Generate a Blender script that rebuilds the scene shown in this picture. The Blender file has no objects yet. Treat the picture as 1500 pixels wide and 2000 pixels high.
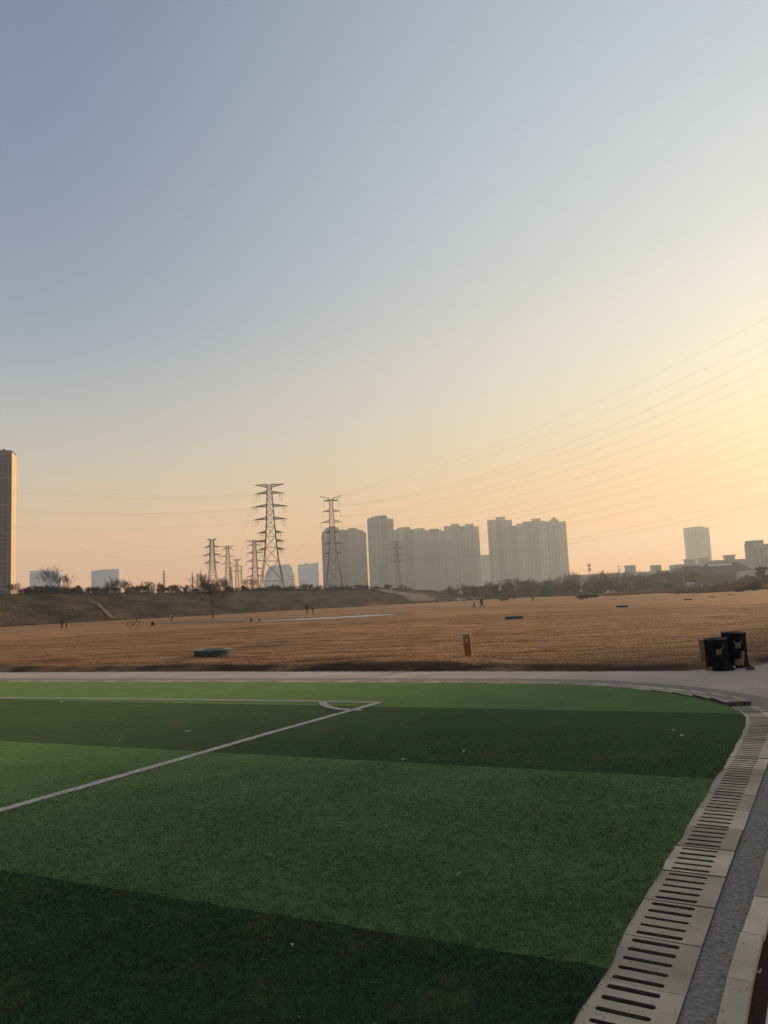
import bpy, math, random
import numpy as np
from mathutils import Vector, Matrix
R = math.radians
S = bpy.context.scene
COL = S.collection
# ------------------------------------------------------------------ camera
CAM_H = 1.7
_p = math.atan(173/1500.0); _a = math.atan(0.048)
_r0 = Vector((1,0,0)); _u0 = Vector((0,-math.sin(_p),math.cos(_p))); _F = Vector((0,math.cos(_p),math.sin(_p)))
_U = math.cos(_a)*_u0 + math.sin(_a)*_r0
_R = math.cos(_a)*_r0 - math.sin(_a)*_u0
cd = bpy.data.cameras.new('camera'); cam = bpy.data.objects.new('camera', cd); COL.objects.link(cam)
cd.sensor_fit = 'VERTICAL'; cd.sensor_height = 24; cd.lens = 18.0
cd.clip_start = 0.1; cd.clip_end = 20000
M3 = Matrix((_R,_U,-_F)).transposed()
cam.matrix_world = Matrix.Translation((0,0,CAM_H)) @ M3.to_4x4()
S.camera = cam
# ------------------------------------------------------------------ sun, sky, exposure
SUN_AZ, SUN_EL = 42.0, 10.0       # azimuth measured from +Y towards +X
sd = bpy.data.lights.new('sun','SUN'); sun = bpy.data.objects.new('sun', sd); COL.objects.link(sun)
sd.energy = 5.0; sd.angle = R(1.8); sd.color = (1.0,0.68,0.38)
sdir = Vector((math.sin(R(SUN_AZ))*math.cos(R(SUN_EL)), math.cos(R(SUN_AZ))*math.cos(R(SUN_EL)), math.sin(R(SUN_EL))))
sun.rotation_euler = sdir.to_track_quat('Z','Y').to_euler()
W = bpy.data.worlds.new('World'); S.world = W; W.use_nodes = True
wn = W.node_tree.nodes; wl = W.node_tree.links; wn.clear()
def srgb(c, k=1.0):
    o = []
    for v in c:
        v = v/255.0
        o.append((v/12.92 if v <= 0.04045 else ((v+0.055)/1.055)**2.4)*k)
    return tuple(o)
def build_world():
    out = wn.new('ShaderNodeOutputWorld'); bg = wn.new('ShaderNodeBackground'); wl.new(bg.outputs[0], out.inputs[0])
    sky = wn.new('ShaderNodeTexSky'); sky.sky_type = 'NISHITA'; sky.sun_disc = False
    sky.sun_elevation = R(SUN_EL); sky.sun_rotation = R(SUN_AZ); sky.dust_density = 4; sky.air_density = 1.2; sky.ozone_density = 2
    tc = wn.new('ShaderNodeTexCoord'); sep = wn.new('ShaderNodeSeparateXYZ'); wl.new(tc.outputs['Generated'], sep.inputs[0])
    # horizontal nearness to the sun
    cb = wn.new('ShaderNodeCombineXYZ'); wl.new(sep.outputs[0], cb.inputs[0]); wl.new(sep.outputs[1], cb.inputs[1])
    nm = wn.new('ShaderNodeVectorMath'); nm.operation = 'NORMALIZE'; wl.new(cb.outputs[0], nm.inputs[0])
    dt = wn.new('ShaderNodeVectorMath'); dt.operation = 'DOT_PRODUCT'; wl.new(nm.outputs[0], dt.inputs[0])
    dt.inputs[1].default_value = (math.sin(R(SUN_AZ)), math.cos(R(SUN_AZ)), 0)
    mr = wn.new('ShaderNodeMapRange'); wl.new(dt.outputs['Value'], mr.inputs[0])
    mr.inputs[1].default_value = 0.38; mr.inputs[2].default_value = 0.985; mr.clamp = True
    pw = wn.new('ShaderNodeMath'); pw.operation = 'POWER'; wl.new(mr.outputs[0], pw.inputs[0]); pw.inputs[1].default_value = 1.45
    def ramp(stops):
        cr = wn.new('ShaderNodeValToRGB'); e = cr.color_ramp
        e.interpolation = 'B_SPLINE'
        while len(e.elements) > 1: e.elements.remove(e.elements[-1])
        for i,(el,c) in enumerate(stops):
            pos = math.sin(R(el))
            q = e.elements[0] if i == 0 else e.elements.new(pos)
            q.position = pos; q.color = (*srgb(c, SKYK), 1)
        wl.new(sep.outputs[2], cr.inputs[0]); return cr
    L = ramp(SKY_L); Rr = ramp(SKY_R)
    mx = wn.new('ShaderNodeMix'); mx.data_type = 'RGBA'
    wl.new(pw.outputs[0], mx.inputs[0]); wl.new(L.outputs[0], mx.inputs[6]); wl.new(Rr.outputs[0], mx.inputs[7])
    sc = wn.new('ShaderNodeVectorMath'); sc.operation = 'SCALE'; sc.inputs['Scale'].default_value = NISH
    wl.new(sky.outputs[0], sc.inputs[0])
    sc2 = wn.new('ShaderNodeVectorMath'); sc2.operation = 'SCALE'; sc2.inputs['Scale'].default_value = 1.0/SKYK
    wl.new(mx.outputs[2], sc2.inputs[0])
    ad = wn.new('ShaderNodeVectorMath'); ad.operation = 'ADD'; wl.new(sc.outputs[0], ad.inputs[0]); wl.new(sc2.outputs[0], ad.inputs[1])
    # slight broad unevenness of the haze layers
    wl.new(ad.outputs[0], bg.inputs[0]); bg.inputs[1].default_value = 1.0
SKYK = 0.6; NISH = 0.012
SKY_L = [(0,(290,200,140)),(3,(266,203,150)),(8,(222,201,167)),(13,(190,191,186)),(20,(150,160,176)),(30,(130,144,168)),(42,(119,134,158)),(70,(112,114,120)),(90,(112,111,110))]
SKY_R = [(0,(252,156,86)),(3,(250,170,98)),(9,(240,205,150)),(15,(236,225,198)),(24,(211,216,213)),(40,(180,192,204)),(60,(150,160,172)),(90,(118,117,116))]
build_world()
S.view_settings.view_transform = 'Standard'; S.view_settings.look = 'None'; S.view_settings.exposure = 0; S.view_settings.gamma = 1
S.render.engine = 'CYCLES'
# ------------------------------------------------------------------ measuring helpers
def rayd(x, y): x = float(x); y = float(y); return (x-750)*_R + (1000-y)*_U + 1500*_F
def gp(x, y, z=0.0):
    z = float(z)
    d = rayd(x,y); t = (z-CAM_H)/d.z
    return Vector((d.x*t, d.y*t, z))
def at(x, y, D):
    D = float(D)
    d = rayd(x,y); t = D/d.y
    return Vector((d.x*t, D, CAM_H+d.z*t))
def hgt(x, y, D): return at(x,y,D).z
# ------------------------------------------------------------------ materials
def nodes(name):
    m = bpy.data.materials.new(name); m.use_nodes = True
    return m, m.node_tree.nodes, m.node_tree.links, m.node_tree.nodes['Principled BSDF']
MATS = {}
def mat(name, c1, c2=None, scale=4.0, rough=0.85, bump=0.0, metal=0.0, stretch=(1,1,1), detail=6, spec=0.3, rnd=0.0, bscale=None):
    """two-tone procedural surface: fine and broad noise mixing c1 and c2"""
    if name in MATS: return MATS[name]
    m, n, l, b = nodes(name)
    c2 = c2 or tuple(v*0.7 for v in c1)
    tc = n.new('ShaderNodeTexCoord'); mp = n.new('ShaderNodeMapping'); mp.inputs['Scale'].default_value = stretch
    l.new(tc.outputs['Object'], mp.inputs[0])
    a = n.new('ShaderNodeTexNoise'); a.inputs['Scale'].default_value = scale; a.inputs['Detail'].default_value = detail
    l.new(mp.outputs[0], a.inputs[0])
    cr = n.new('ShaderNodeValToRGB'); cr.color_ramp.elements[0].position = 0.35; cr.color_ramp.elements[1].position = 0.68
    cr.color_ramp.elements[0].color = (*c2,1); cr.color_ramp.elements[1].color = (*c1,1); l.new(a.outputs[0], cr.inputs[0])
    last = cr.outputs[0]
    if rnd:
        oi = n.new('ShaderNodeObjectInfo'); hs = n.new('ShaderNodeHueSaturation'); mr = n.new('ShaderNodeMapRange')
        mr.inputs[3].default_value = 1-rnd; mr.inputs[4].default_value = 1+rnd
        l.new(oi.outputs['Random'], mr.inputs[0]); l.new(mr.outputs[0], hs.inputs['Value']); l.new(last, hs.inputs['Color']); last = hs.outputs[0]
    l.new(last, b.inputs['Base Color'])
    b.inputs['Roughness'].default_value = rough; b.inputs['Metallic'].default_value = metal
    b.inputs['Specular IOR Level'].default_value = spec
    if bump:
        a2 = n.new('ShaderNodeTexNoise'); a2.inputs['Scale'].default_value = bscale or scale*5; a2.inputs['Detail'].default_value = 6
        l.new(tc.outputs['Object'], a2.inputs[0])
        bp = n.new('ShaderNodeBump'); bp.inputs['Strength'].default_value = bump; bp.inputs['Distance'].default_value = 0.02
        l.new(a2.outputs[0], bp.inputs['Height']); l.new(bp.outputs[0], b.inputs['Normal'])
    MATS[name] = m; return m
# ------------------------------------------------------------------ mesh helpers
class MB:
    def __init__(s): s.v = []; s.f = []
    def add(s, vs, fs):
        o = len(s.v); s.v += [tuple(v) for v in vs]; s.f += [tuple(i+o for i in f) for f in fs]
    def box(s, c, d, rz=0.0, top=1.0, rot=None):
        hx,hy,hz = d[0]/2,d[1]/2,d[2]/2; ca,sa = math.cos(rz),math.sin(rz)
        vs = []
        for z,k in ((-hz,1.0),(hz,top)):
            for x,y in ((-hx,-hy),(hx,-hy),(hx,hy),(-hx,hy)):
                x*=k; y*=k
                q = Vector((x*ca-y*sa, x*sa+y*ca, z))
                if rot: q = rot @ q
                vs.append(q+Vector(c))
        s.add(vs, [(0,3,2,1),(4,5,6,7),(0,1,5,4),(1,2,6,5),(2,3,7,6),(3,0,4,7)])
    def tube(s, a, b, r1, r2=None, n=6, cap=True):
        a = Vector(a); b = Vector(b); r2 = r1 if r2 is None else r2
        d = (b-a)
        if d.length < 1e-6: return
        d.normalize(); u = d.orthogonal().normalized(); w = d.cross(u)
        vs = [a + (u*math.cos(2*math.pi*i/n)+w*math.sin(2*math.pi*i/n))*r1 for i in range(n)]
        vs += [b + (u*math.cos(2*math.pi*i/n)+w*math.sin(2*math.pi*i/n))*r2 for i in range(n)]
        fs = [(i,(i+1)%n,n+(i+1)%n,n+i) for i in range(n)]
        if cap: fs += [tuple(range(n-1,-1,-1)), tuple(range(n,2*n))]
        s.add(vs, fs)
    def poly(s, pts, r, n=4):
        """tube swept along points with radius list or number"""
        pts = [Vector(p) for p in pts]; N = len(pts)
        rr = r if isinstance(r,(list,tuple)) else [r]*N
        rings = []
        for i,p in enumerate(pts):
            d = (pts[min(i+1,N-1)]-pts[max(i-1,0)]).normalized()
            u = d.cross(Vector((0,0,1)))
            if u.length < 1e-3: u = Vector((1,0,0))
            u.normalize(); w = d.cross(u)
            rings.append([p+(u*math.cos(2*math.pi*k/n)+w*math.sin(2*math.pi*k/n))*rr[i] for k in range(n)])
        vs = [q for g in rings for q in g]; fs = []
        for i in range(N-1):
            for k in range(n):
                fs.append((i*n+k, i*n+(k+1)%n, (i+1)*n+(k+1)%n, (i+1)*n+k))
        fs += [tuple(range(n-1,-1,-1)), tuple((N-1)*n+k for k in range(n))]
        s.add(vs, fs)
    def lathe(s, prof, n=24, c=(0,0,0), wob=None, sx=1, sy=1):
        vs = []
        for r,z in prof:
            for k in range(n):
                t = 2*math.pi*k/n; q = r*(wob(t,z) if wob else 1)
                vs.append((c[0]+q*math.cos(t)*sx, c[1]+q*math.sin(t)*sy, c[2]+z))
        fs = []
        for i in range(len(prof)-1):
            for k in range(n):
                fs.append((i*n+k, i*n+(k+1)%n, (i+1)*n+(k+1)%n, (i+1)*n+k))
        s.add(vs, fs)
    def ell(s, c, r, n=10, m=7, wob=0.0, rg=None):
        prof = []
        for i in range(m+1):
            a = -math.pi/2+math.pi*i/m
            prof.append((max(math.cos(a),0.001)*1.0, math.sin(a)))
        o = len(s.v); s.lathe([(p[0]*r[0], p[1]*r[2]) for p in prof], n, c, sy=r[1]/r[0])
    def build(s, name, m, parent=None, smooth=False):
        me = bpy.data.meshes.new(name); me.from_pydata(s.v, [], s.f); me.update()
        if m: me.materials.append(m)
        if smooth: me.polygons.foreach_set('use_smooth', [True]*len(me.polygons))
        o = bpy.data.objects.new(name, me); COL.objects.link(o)
        if parent: o.parent = parent
        return o
def npmesh(name, verts, faces, m, parent=None, smooth=False):
    """faces: (N,k) int array"""
    me = bpy.data.meshes.new(name); V = np.asarray(verts, dtype=np.float32); Fa = np.asarray(faces, dtype=np.int32)
    k = Fa.shape[1]
    me.vertices.add(len(V)); me.vertices.foreach_set('co', V.ravel())
    me.loops.add(Fa.size); me.loops.foreach_set('vertex_index', Fa.ravel())
    me.polygons.add(len(Fa)); me.polygons.foreach_set('loop_start', np.arange(0,Fa.size,k,dtype=np.int32))
    me.polygons.foreach_set('loop_total', np.full(len(Fa),k,dtype=np.int32))
    me.update(calc_edges=True)
    if m: me.materials.append(m)
    if smooth: me.polygons.foreach_set('use_smooth', np.ones(len(Fa),dtype=bool))
    o = bpy.data.objects.new(name, me); COL.objects.link(o)
    if parent: o.parent = parent
    return o
def tag(o, label=None, cat=None, group=None, kind=None):
    if label: o['label'] = label
    if cat: o['category'] = cat
    if group: o['group'] = group
    if kind: o['kind'] = kind
    return o
def thing(name, label, cat, loc=(0,0,0), rz=0.0, group=None):
    o = bpy.data.objects.new(name, None); COL.objects.link(o); o.empty_display_size = 0.2
    o.location = loc; o.rotation_euler = (0,0,rz); return tag(o, label, cat, group)
def struct(o, label=None): return tag(o, label, None, None, 'structure')
def copy_tree(o, parent=None):
    c = o.copy(); COL.objects.link(c); c.parent = parent
    for ch in o.children: copy_tree(ch, c)
    return c
# value noise
_rng = np.random.RandomState(7); _tab = _rng.rand(256,256)
def vnoise(x, y):
    x = np.asarray(x, float); y = np.asarray(y, float)
    xi = np.floor(x).astype(int); yi = np.floor(y).astype(int); fx = x-xi; fy = y-yi
    fx = fx*fx*(3-2*fx); fy = fy*fy*(3-2*fy)
    g = lambda a,b: _tab[a%256, b%256]
    return (g(xi,yi)*(1-fx)+g(xi+1,yi)*fx)*(1-fy)+(g(xi,yi+1)*(1-fx)+g(xi+1,yi+1)*fx)*fy
def fbm(x, y, o=4):
    s = 0; a = 0.5
    for i in range(o):
        s = s + a*(vnoise(x*2**i+17*i, y*2**i+31*i)-0.5); a *= 0.5
    return s
# ------------------------------------------------------------------ ground plan
EDGE = [(-44,36.8),(-26,28.4),(-10.6,21.05),(-5.05,18.5),(-0.71,16.42),(1.2,15.5),(2.4,14.87),(3.35,14.2),(4.0,13.4),(4.42,12.55),(4.64,11.7),(4.66,10.85),
        (4.42,9.85),(3.69,8.54),(2.66,6.75),(1.63,4.98),(0.97,3.82),(0.66,3.27),(-0.3,1.6),(-1.9,-1.2),(-4.2,-5.2)]
def resample(P, step):
    P = np.array(P, float)
    # chaikin smoothing, then even spacing
    for _ in range(2):
        Q = [P[0]]
        for i in range(len(P)-1):
            Q += [P[i]*0.75+P[i+1]*0.25, P[i]*0.25+P[i+1]*0.75]
        Q.append(P[-1]); P = np.array(Q)
    d = np.r_[0, np.cumsum(np.linalg.norm(np.diff(P,axis=0),axis=1))]
    t = np.arange(0, d[-1], step)
    return np.c_[np.interp(t,d,P[:,0]), np.interp(t,d,P[:,1])]
def offset(P, d):
    T = np.gradient(P, axis=0); T /= np.linalg.norm(T,axis=1)[:,None]
    return P + np.c_[-T[:,1], T[:,0]]*d      # left of travel = outside of the pitch
EC = resample(EDGE, 0.1)
FARX = [-60,-40,-12.5,-6.8,-0.18,3.66,5.2,6.1,7.3,8.2,10,14,40]; FARY = [48.4,38.6,25.0,22.3,18.9,16.85,16.1,15.85,16.0,16.6,18.2,22,45]
def fary(x): return np.interp(x, FARX, FARY)

# ------------------------------------------------------------------ ground sheet (dry grass field, runs to the horizon)
def m_field():
    m, n, l, b = nodes('dry_grass')
    ge = n.new('ShaderNodeNewGeometry')
    def noise(scale, detail=6, st=(1,1,1), rough=0.6):
        mp = n.new('ShaderNodeMapping'); mp.inputs['Scale'].default_value = st; l.new(ge.outputs['Position'], mp.inputs[0])
        a = n.new('ShaderNodeTexNoise'); a.inputs['Scale'].default_value = scale; a.inputs['Detail'].default_value = detail; a.inputs['Roughness'].default_value = rough
        l.new(mp.outputs[0], a.inputs[0]); return a.outputs[0]
    def ramp(src, stops):
        cr = n.new('ShaderNodeValToRGB'); e = cr.color_ramp
        while len(e.elements) > 1: e.elements.remove(e.elements[-1])
        for i,(p,c) in enumerate(stops):
            q = e.elements[0] if i == 0 else e.elements.new(p); q.position = p; q.color = (*c,1)
        l.new(src, cr.inputs[0]); return cr.outputs[0]
    def mix(f, a, c, t='MIX'):
        x = n.new('ShaderNodeMix'); x.data_type = 'RGBA'; x.blend_type = t
        if isinstance(f,(int,float)): x.inputs[0].default_value = f
        else: l.new(f, x.inputs[0])
        l.new(a, x.inputs[6]); l.new(c, x.inputs[7]); return x.outputs[2]
    fine = ramp(noise(9,8), [(0.3,(0.29,0.155,0.075)),(0.5,(0.49,0.272,0.132)),(0.72,(0.63,0.375,0.195))])
    mid = ramp(noise(0.55,6,(0.55,1.6,1)), [(0.34,(0.34,0.32,0.31)),(0.46,(0.78,0.75,0.72)),(0.60,(1.05,1.04,1.02))])
    broad = ramp(noise(0.035,4), [(0.38,(0.66,0.68,0.72)),(0.58,(1.0,1.0,1.0))])
    c = mix(1.0, fine, mid, 'MULTIPLY'); c = mix(1.0, c, broad, 'MULTIPLY')
    at_ = n.new('ShaderNodeAttribute'); at_.attribute_name = 'dark_tone'
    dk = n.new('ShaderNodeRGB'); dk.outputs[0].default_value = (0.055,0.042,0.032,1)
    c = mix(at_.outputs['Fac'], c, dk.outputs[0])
    l.new(c, b.inputs['Base Color']); b.inputs['Roughness'].default_value = 0.95; b.inputs['Specular IOR Level'].default_value = 0.1
    bp = n.new('ShaderNodeBump'); bp.inputs['Strength'].default_value = 0.9; bp.inputs['Distance'].default_value = 0.08
    l.new(noise(7,8), bp.inputs['Height']); l.new(bp.outputs[0], b.inputs['Normal'])
    return m
MF = m_field()
def ground_z(x, y):
    s = (y-fary(x))*0.88
    w = np.clip(0.55+fbm(x*0.5,y*0.5)*1.3,0,1.2)
    base = fbm(x*0.25,y*0.25)*0.16 + fbm(x*1.4+50,y*1.4)*0.09
    sm = lambda a,b_,v: (lambda q: q*q*(3-2*q))(np.clip((v-a)/(b_-a),0,1))
    edge = 0.12+0.35*w+0.2*fbm(x*2.1,y*2.1)
    rise = (0.08+0.15*w)*np.interp(x,[-14,-4,0,4,5.5],[1,1,1.1,0.8,0.5])
    lip = sm(0,1,(s-edge)/0.45)*rise*(1-0.75*sm(1.2,6.5,s))
    base = base*sm(0.3,2.0,s)
    z = base+lip-0.025
    far = np.clip((y-42)/40,0,1); z = z*(1-far)
    inside = s < 0.02+0.12*fbm(x*2.2,y*2.2)
    z = np.where(inside, -0.12, np.maximum(z,-0.16)+0.035*np.clip(1-s/0.4,0,1))
    return z
def dark_tone(x, y):
    """darker tone along the broken bank behind the path"""
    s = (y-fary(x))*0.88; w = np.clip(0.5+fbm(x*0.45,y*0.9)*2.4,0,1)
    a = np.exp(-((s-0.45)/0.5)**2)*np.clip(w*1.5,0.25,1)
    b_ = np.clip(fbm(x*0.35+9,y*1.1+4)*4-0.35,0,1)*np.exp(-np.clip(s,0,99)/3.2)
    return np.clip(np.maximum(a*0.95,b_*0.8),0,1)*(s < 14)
def build_ground():
    ang = np.r_[np.linspace(-180,-45,28)[:-1], np.linspace(-45,42,620), np.linspace(42,180,28)[1:-1]]
    rad = np.r_[0.01, np.linspace(2,13,8), np.arange(14,46,0.13), 46*np.exp(np.arange(0.0,4.01,0.028)), 2520]
    A, Rr = np.meshgrid(np.radians(ang), rad)
    X = Rr*np.sin(A); Y = Rr*np.cos(A); Z = ground_z(X,Y)
    na = len(ang); nr = len(rad)
    V = np.c_[X.ravel(),Y.ravel(),Z.ravel()]
    i = np.arange(nr-1)[:,None]; j = np.arange(na)[None,:]; j2 = (j+1)%na
    Fa = np.stack([i*na+j, i*na+j2+0*i, (i+1)*na+j2, (i+1)*na+j],-1).reshape(-1,4)[:,::-1]
    o = npmesh('ground', V, Fa, MF, smooth=True); at_ = o.data.attributes.new('dark_tone','FLOAT','POINT')
    at_.data.foreach_set('value', dark_tone(V[:,0],V[:,1]).astype(np.float32)); return struct(o)
build_ground()

# ------------------------------------------------------------------ path
def m_path():
    m, n, l, b = nodes('pink_pavers')
    ge = n.new('ShaderNodeNewGeometry'); mp = n.new('ShaderNodeMapping'); mp.inputs['Rotation'].default_value = (0,0,R(26))
    l.new(ge.outputs['Position'], mp.inputs[0])
    br = n.new('ShaderNodeTexBrick'); l.new(mp.outputs[0], br.inputs[0]); br.inputs['Scale'].default_value = 1.0
    br.inputs['Brick Width'].default_value = 0.24; br.inputs['Row Height'].default_value = 0.12; br.inputs['Mortar Size'].default_value = 0.006
    br.inputs['Color1'].default_value = (0.56,0.455,0.385,1); br.inputs['Color2'].default_value = (0.50,0.395,0.33,1); br.inputs['Mortar'].default_value = (0.42,0.325,0.28,1)
    ns = n.new('ShaderNodeTexNoise'); ns.inputs['Scale'].default_value = 0.7; ns.inputs['Detail'].default_value = 8; l.new(ge.outputs['Position'], ns.inputs[0])
    cr = n.new('ShaderNodeValToRGB'); cr.color_ramp.elements[0].position = 0.3; cr.color_ramp.elements[0].color = (0.72,0.70,0.70,1); cr.color_ramp.elements[1].position = 0.65
    l.new(ns.outputs[0], cr.inputs[0])
    mx = n.new('ShaderNodeMix'); mx.data_type = 'RGBA'; mx.blend_type = 'MULTIPLY'; mx.inputs[0].default_value = 1
    l.new(br.outputs[0], mx.inputs[6]); l.new(cr.outputs[0], mx.inputs[7]); l.new(mx.outputs[2], b.inputs['Base Color'])
    b.inputs['Roughness'].default_value = 0.9
    bp = n.new('ShaderNodeBump'); bp.inputs['Strength'].default_value = 0.5; bp.inputs['Distance'].default_value = 0.006
    n2 = n.new('ShaderNodeTexNoise'); n2.inputs['Scale'].default_value = 40; l.new(ge.outputs['Position'], n2.inputs[0])
    l.new(n2.outputs[0], bp.inputs['Height']); l.new(bp.outputs[0], b.inputs['Normal'])
    return m
def strip(name, inner, outer, z, m):
    N = len(inner); V = [(p[0],p[1],z) for p in inner]+[(p[0],p[1],z) for p in outer]
    return npmesh(name, V, [(i+1,i,N+i,N+i+1) for i in range(N-1)], m)
def build_path():
    back = EC[EC[:,1] > 10.9]; side = EC[(EC[:,1] < 12.0)]
    V = []; Fa = []
    xs = np.r_[np.arange(-44,4.6,0.4), np.arange(4.6,40,0.6)]
    bo = back[np.argsort(back[:,0])]
    for x in xs:
        y0 = np.interp(x, bo[:,0], bo[:,1])+0.25 if x < 4.5 else -12.0
        V += [(x,y0,-0.004),(x,float(fary(x))+0.10,-0.004)]
    n = len(xs); Fa += [(2*i,2*i+2,2*i+3,2*i+1) for i in range(n-1)]
    o = len(V); so = side[np.argsort(side[:,1])]; ys = np.arange(-5,14.2,0.4)
    for y in ys: V += [(float(np.interp(y,so[:,1],so[:,0]))+0.2,y,-0.0045),(4.75,y,-0.0045)]
    m = len(ys); Fa += [(o+2*i,o+2*i+1,o+2*i+3,o+2*i+2) for i in range(m-1)]
    return struct(npmesh('path', V, Fa, m_path()))
build_path()
# grey cement strip between the drain and the pavers
mstrip = mat('grey_cement', (0.36,0.315,0.265), (0.17,0.148,0.124), scale=38, rough=0.95, bump=0.2, detail=4, bscale=90, stretch=(1,1,1))
EW = EC.copy()
wid = np.interp(EC[:,1], [2,3.2,4.2,5.2,8,11,14,20], [0.13,0.15,0.19,0.24,0.36,0.5,0.6,0.6])
Tt = np.gradient(EC,axis=0); Tt /= np.linalg.norm(Tt,axis=1)[:,None]; NN = np.c_[-Tt[:,1],Tt[:,0]]
ins = EC+NN*0.30; outs = EC+NN*(0.385+wid)[:,None]
struct(strip('path', ins, outs, 0.002, mstrip), 'grey cement strip beside the drain covers')
# ------------------------------------------------------------------ turf
E1 = Vector((0.899,-0.438)); NU = Vector((0.438,0.899))
def turf_nodes(name, blades=False):
    m, n, l, b = nodes(name)
    ge = n.new('ShaderNodeNewGeometry')
    dt = n.new('ShaderNodeVectorMath'); dt.operation = 'DOT_PRODUCT'; dt.inputs[1].default_value = (NU.x,NU.y,0); l.new(ge.outputs['Position'], dt.inputs[0])
    def noise(scale, detail=5, st=(1,1,1)):
        mp = n.new('ShaderNodeMapping'); mp.inputs['Scale'].default_value = st; l.new(ge.outputs['Position'], mp.inputs[0])
        a = n.new('ShaderNodeTexNoise'); a.inputs['Scale'].default_value = scale; a.inputs['Detail'].default_value = detail; l.new(mp.outputs[0], a.inputs[0]); return a.outputs[0]
    def math_(op, a, c=None, d=None):
        x = n.new('ShaderNodeMath'); x.operation = op
        for i,v in enumerate((a,c,d)):
            if v is None: continue
            if isinstance(v,(int,float)): x.inputs[i].default_value = v
            else: l.new(v, x.inputs[i])
        return x.outputs[0]
    wob = math_('MULTIPLY_ADD', noise(9,3), 0.06, -0.03)
    u = math_('ADD', dt.outputs['Value'], wob)
    q = math_('DIVIDE', math_('SUBTRACT', u, 3.68), 3.76)
    fr = math_('FRACT', math_('MULTIPLY', q, 0.5))
    dark = math_('GREATER_THAN', fr, 0.5)
    def rgb(c):
        x = n.new('ShaderNodeRGB'); x.outputs[0].default_value = (*c,1); return x.outputs[0]
    def mix(f, a, c, t='MIX'):
        x = n.new('ShaderNodeMix'); x.data_type = 'RGBA'; x.blend_type = t
        if isinstance(f,(int,float)): x.inputs[0].default_value = f
        else: l.new(f, x.inputs[0])
        l.new(a, x.inputs[6]); l.new(c, x.inputs[7]); return x.outputs[2]
    base = mix(dark, rgb((0.064,0.098,0.037)), rgb((0.023,0.038,0.021)))
    fine = n.new('ShaderNodeMapRange'); l.new(noise(120,3), fine.inputs[0]); fine.inputs[1].default_value = 0.3; fine.inputs[2].default_value = 0.7
    fine.inputs[3].default_value = 0.7; fine.inputs[4].default_value = 1.3
    mid = n.new('ShaderNodeMapRange'); l.new(noise(1.1,8), mid.inputs[0]); mid.inputs[1].default_value = 0.3; mid.inputs[2].default_value = 0.7
    mid.inputs[3].default_value = 0.72; mid.inputs[4].default_value = 1.22
    tuft = n.new('ShaderNodeMapRange'); l.new(noise(13,4), tuft.inputs[0]); tuft.inputs[1].default_value = 0.32; tuft.inputs[2].default_value = 0.68; tuft.inputs[3].default_value = 0.72; tuft.inputs[4].default_value = 1.26
    k = math_('MULTIPLY', math_('MULTIPLY', fine.outputs[0], mid.outputs[0]), tuft.outputs[0])
    sc = n.new('ShaderNodeVectorMath'); sc.operation = 'SCALE'; l.new(base, sc.inputs[0]); l.new(k, sc.inputs['Scale'])
    # worn brownish flecks
    wr = n.new('ShaderNodeMapRange'); l.new(noise(2.3,9), wr.inputs[0]); wr.inputs[1].default_value = 0.52; wr.inputs[2].default_value = 0.75; wr.inputs[4].default_value = 0.6
    c = mix(wr.outputs[0], sc.outputs[0], rgb((0.078,0.066,0.036)))
    l.new(c, b.inputs['Base Color']); b.inputs['Roughness'].default_value = 0.9; b.inputs['Specular IOR Level'].default_value = 0.03; sw_ = math_('MULTIPLY_ADD', dark, -0.0 if blades else -0.14, 0.0 if blades else 0.31); l.new(sw_, b.inputs['Sheen Weight']); b.inputs['Sheen Tint'].default_value = (0.36,0.66,0.24,1); b.inputs['Sheen Roughness'].default_value = 0.5
    if not blades:
        bp = n.new('ShaderNodeBump'); bp.inputs['Strength'].default_value = 0.6; bp.inputs['Distance'].default_value = 0.012
        l.new(noise(90,6), bp.inputs['Height']); l.new(bp.outputs[0], b.inputs['Normal'])
    return m
MT = turf_nodes('turf'); MTB = turf_nodes('turf_blades', True)
def m_line(name):
    return mat(name, (0.86,0.80,0.74), (0.62,0.57,0.52), scale=25, rough=0.9, bump=0.8, detail=8)
def turf_outline():
    P = EC + NN*np.maximum(0.001, 0.003*np.sin(np.arange(len(EC))*2.3)+0.06*fbm(EC[:,0]*2.2,EC[:,1]*2.2)+0.03*fbm(EC[:,0]*11,EC[:,1]*11)+0.013)[:,None]
    return P
TO = turf_outline()
def build_turf():
    P = [(p[0],p[1],0.021) for p in TO]+[(-18,-22,0.021),(-60,18,0.021)]
    mb = MB(); mb.add(P, [tuple(range(len(P)))[::-1]]); o = mb.build('pitch', MT)
    if o.data.polygons[0].normal.z < 0: o.data.flip_normals()
    return struct(o, 'striped artificial turf')
build_turf()
def inside_turf(x, y):
    P = np.vstack([TO[::3], [(-18,-22),(-60,18)]])
    c = np.zeros(len(x), bool); j = len(P)-1
    for i in range(len(P)):
        a = P[i]; b_ = P[j]
        cond = ((a[1]>y) != (b_[1]>y))
        with np.errstate(divide='ignore', invalid='ignore'):
            xi = (b_[0]-a[0])*(y-a[1])/(b_[1]-a[1])+a[0]
        c ^= cond & (x < xi); j = i
    return c
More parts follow.
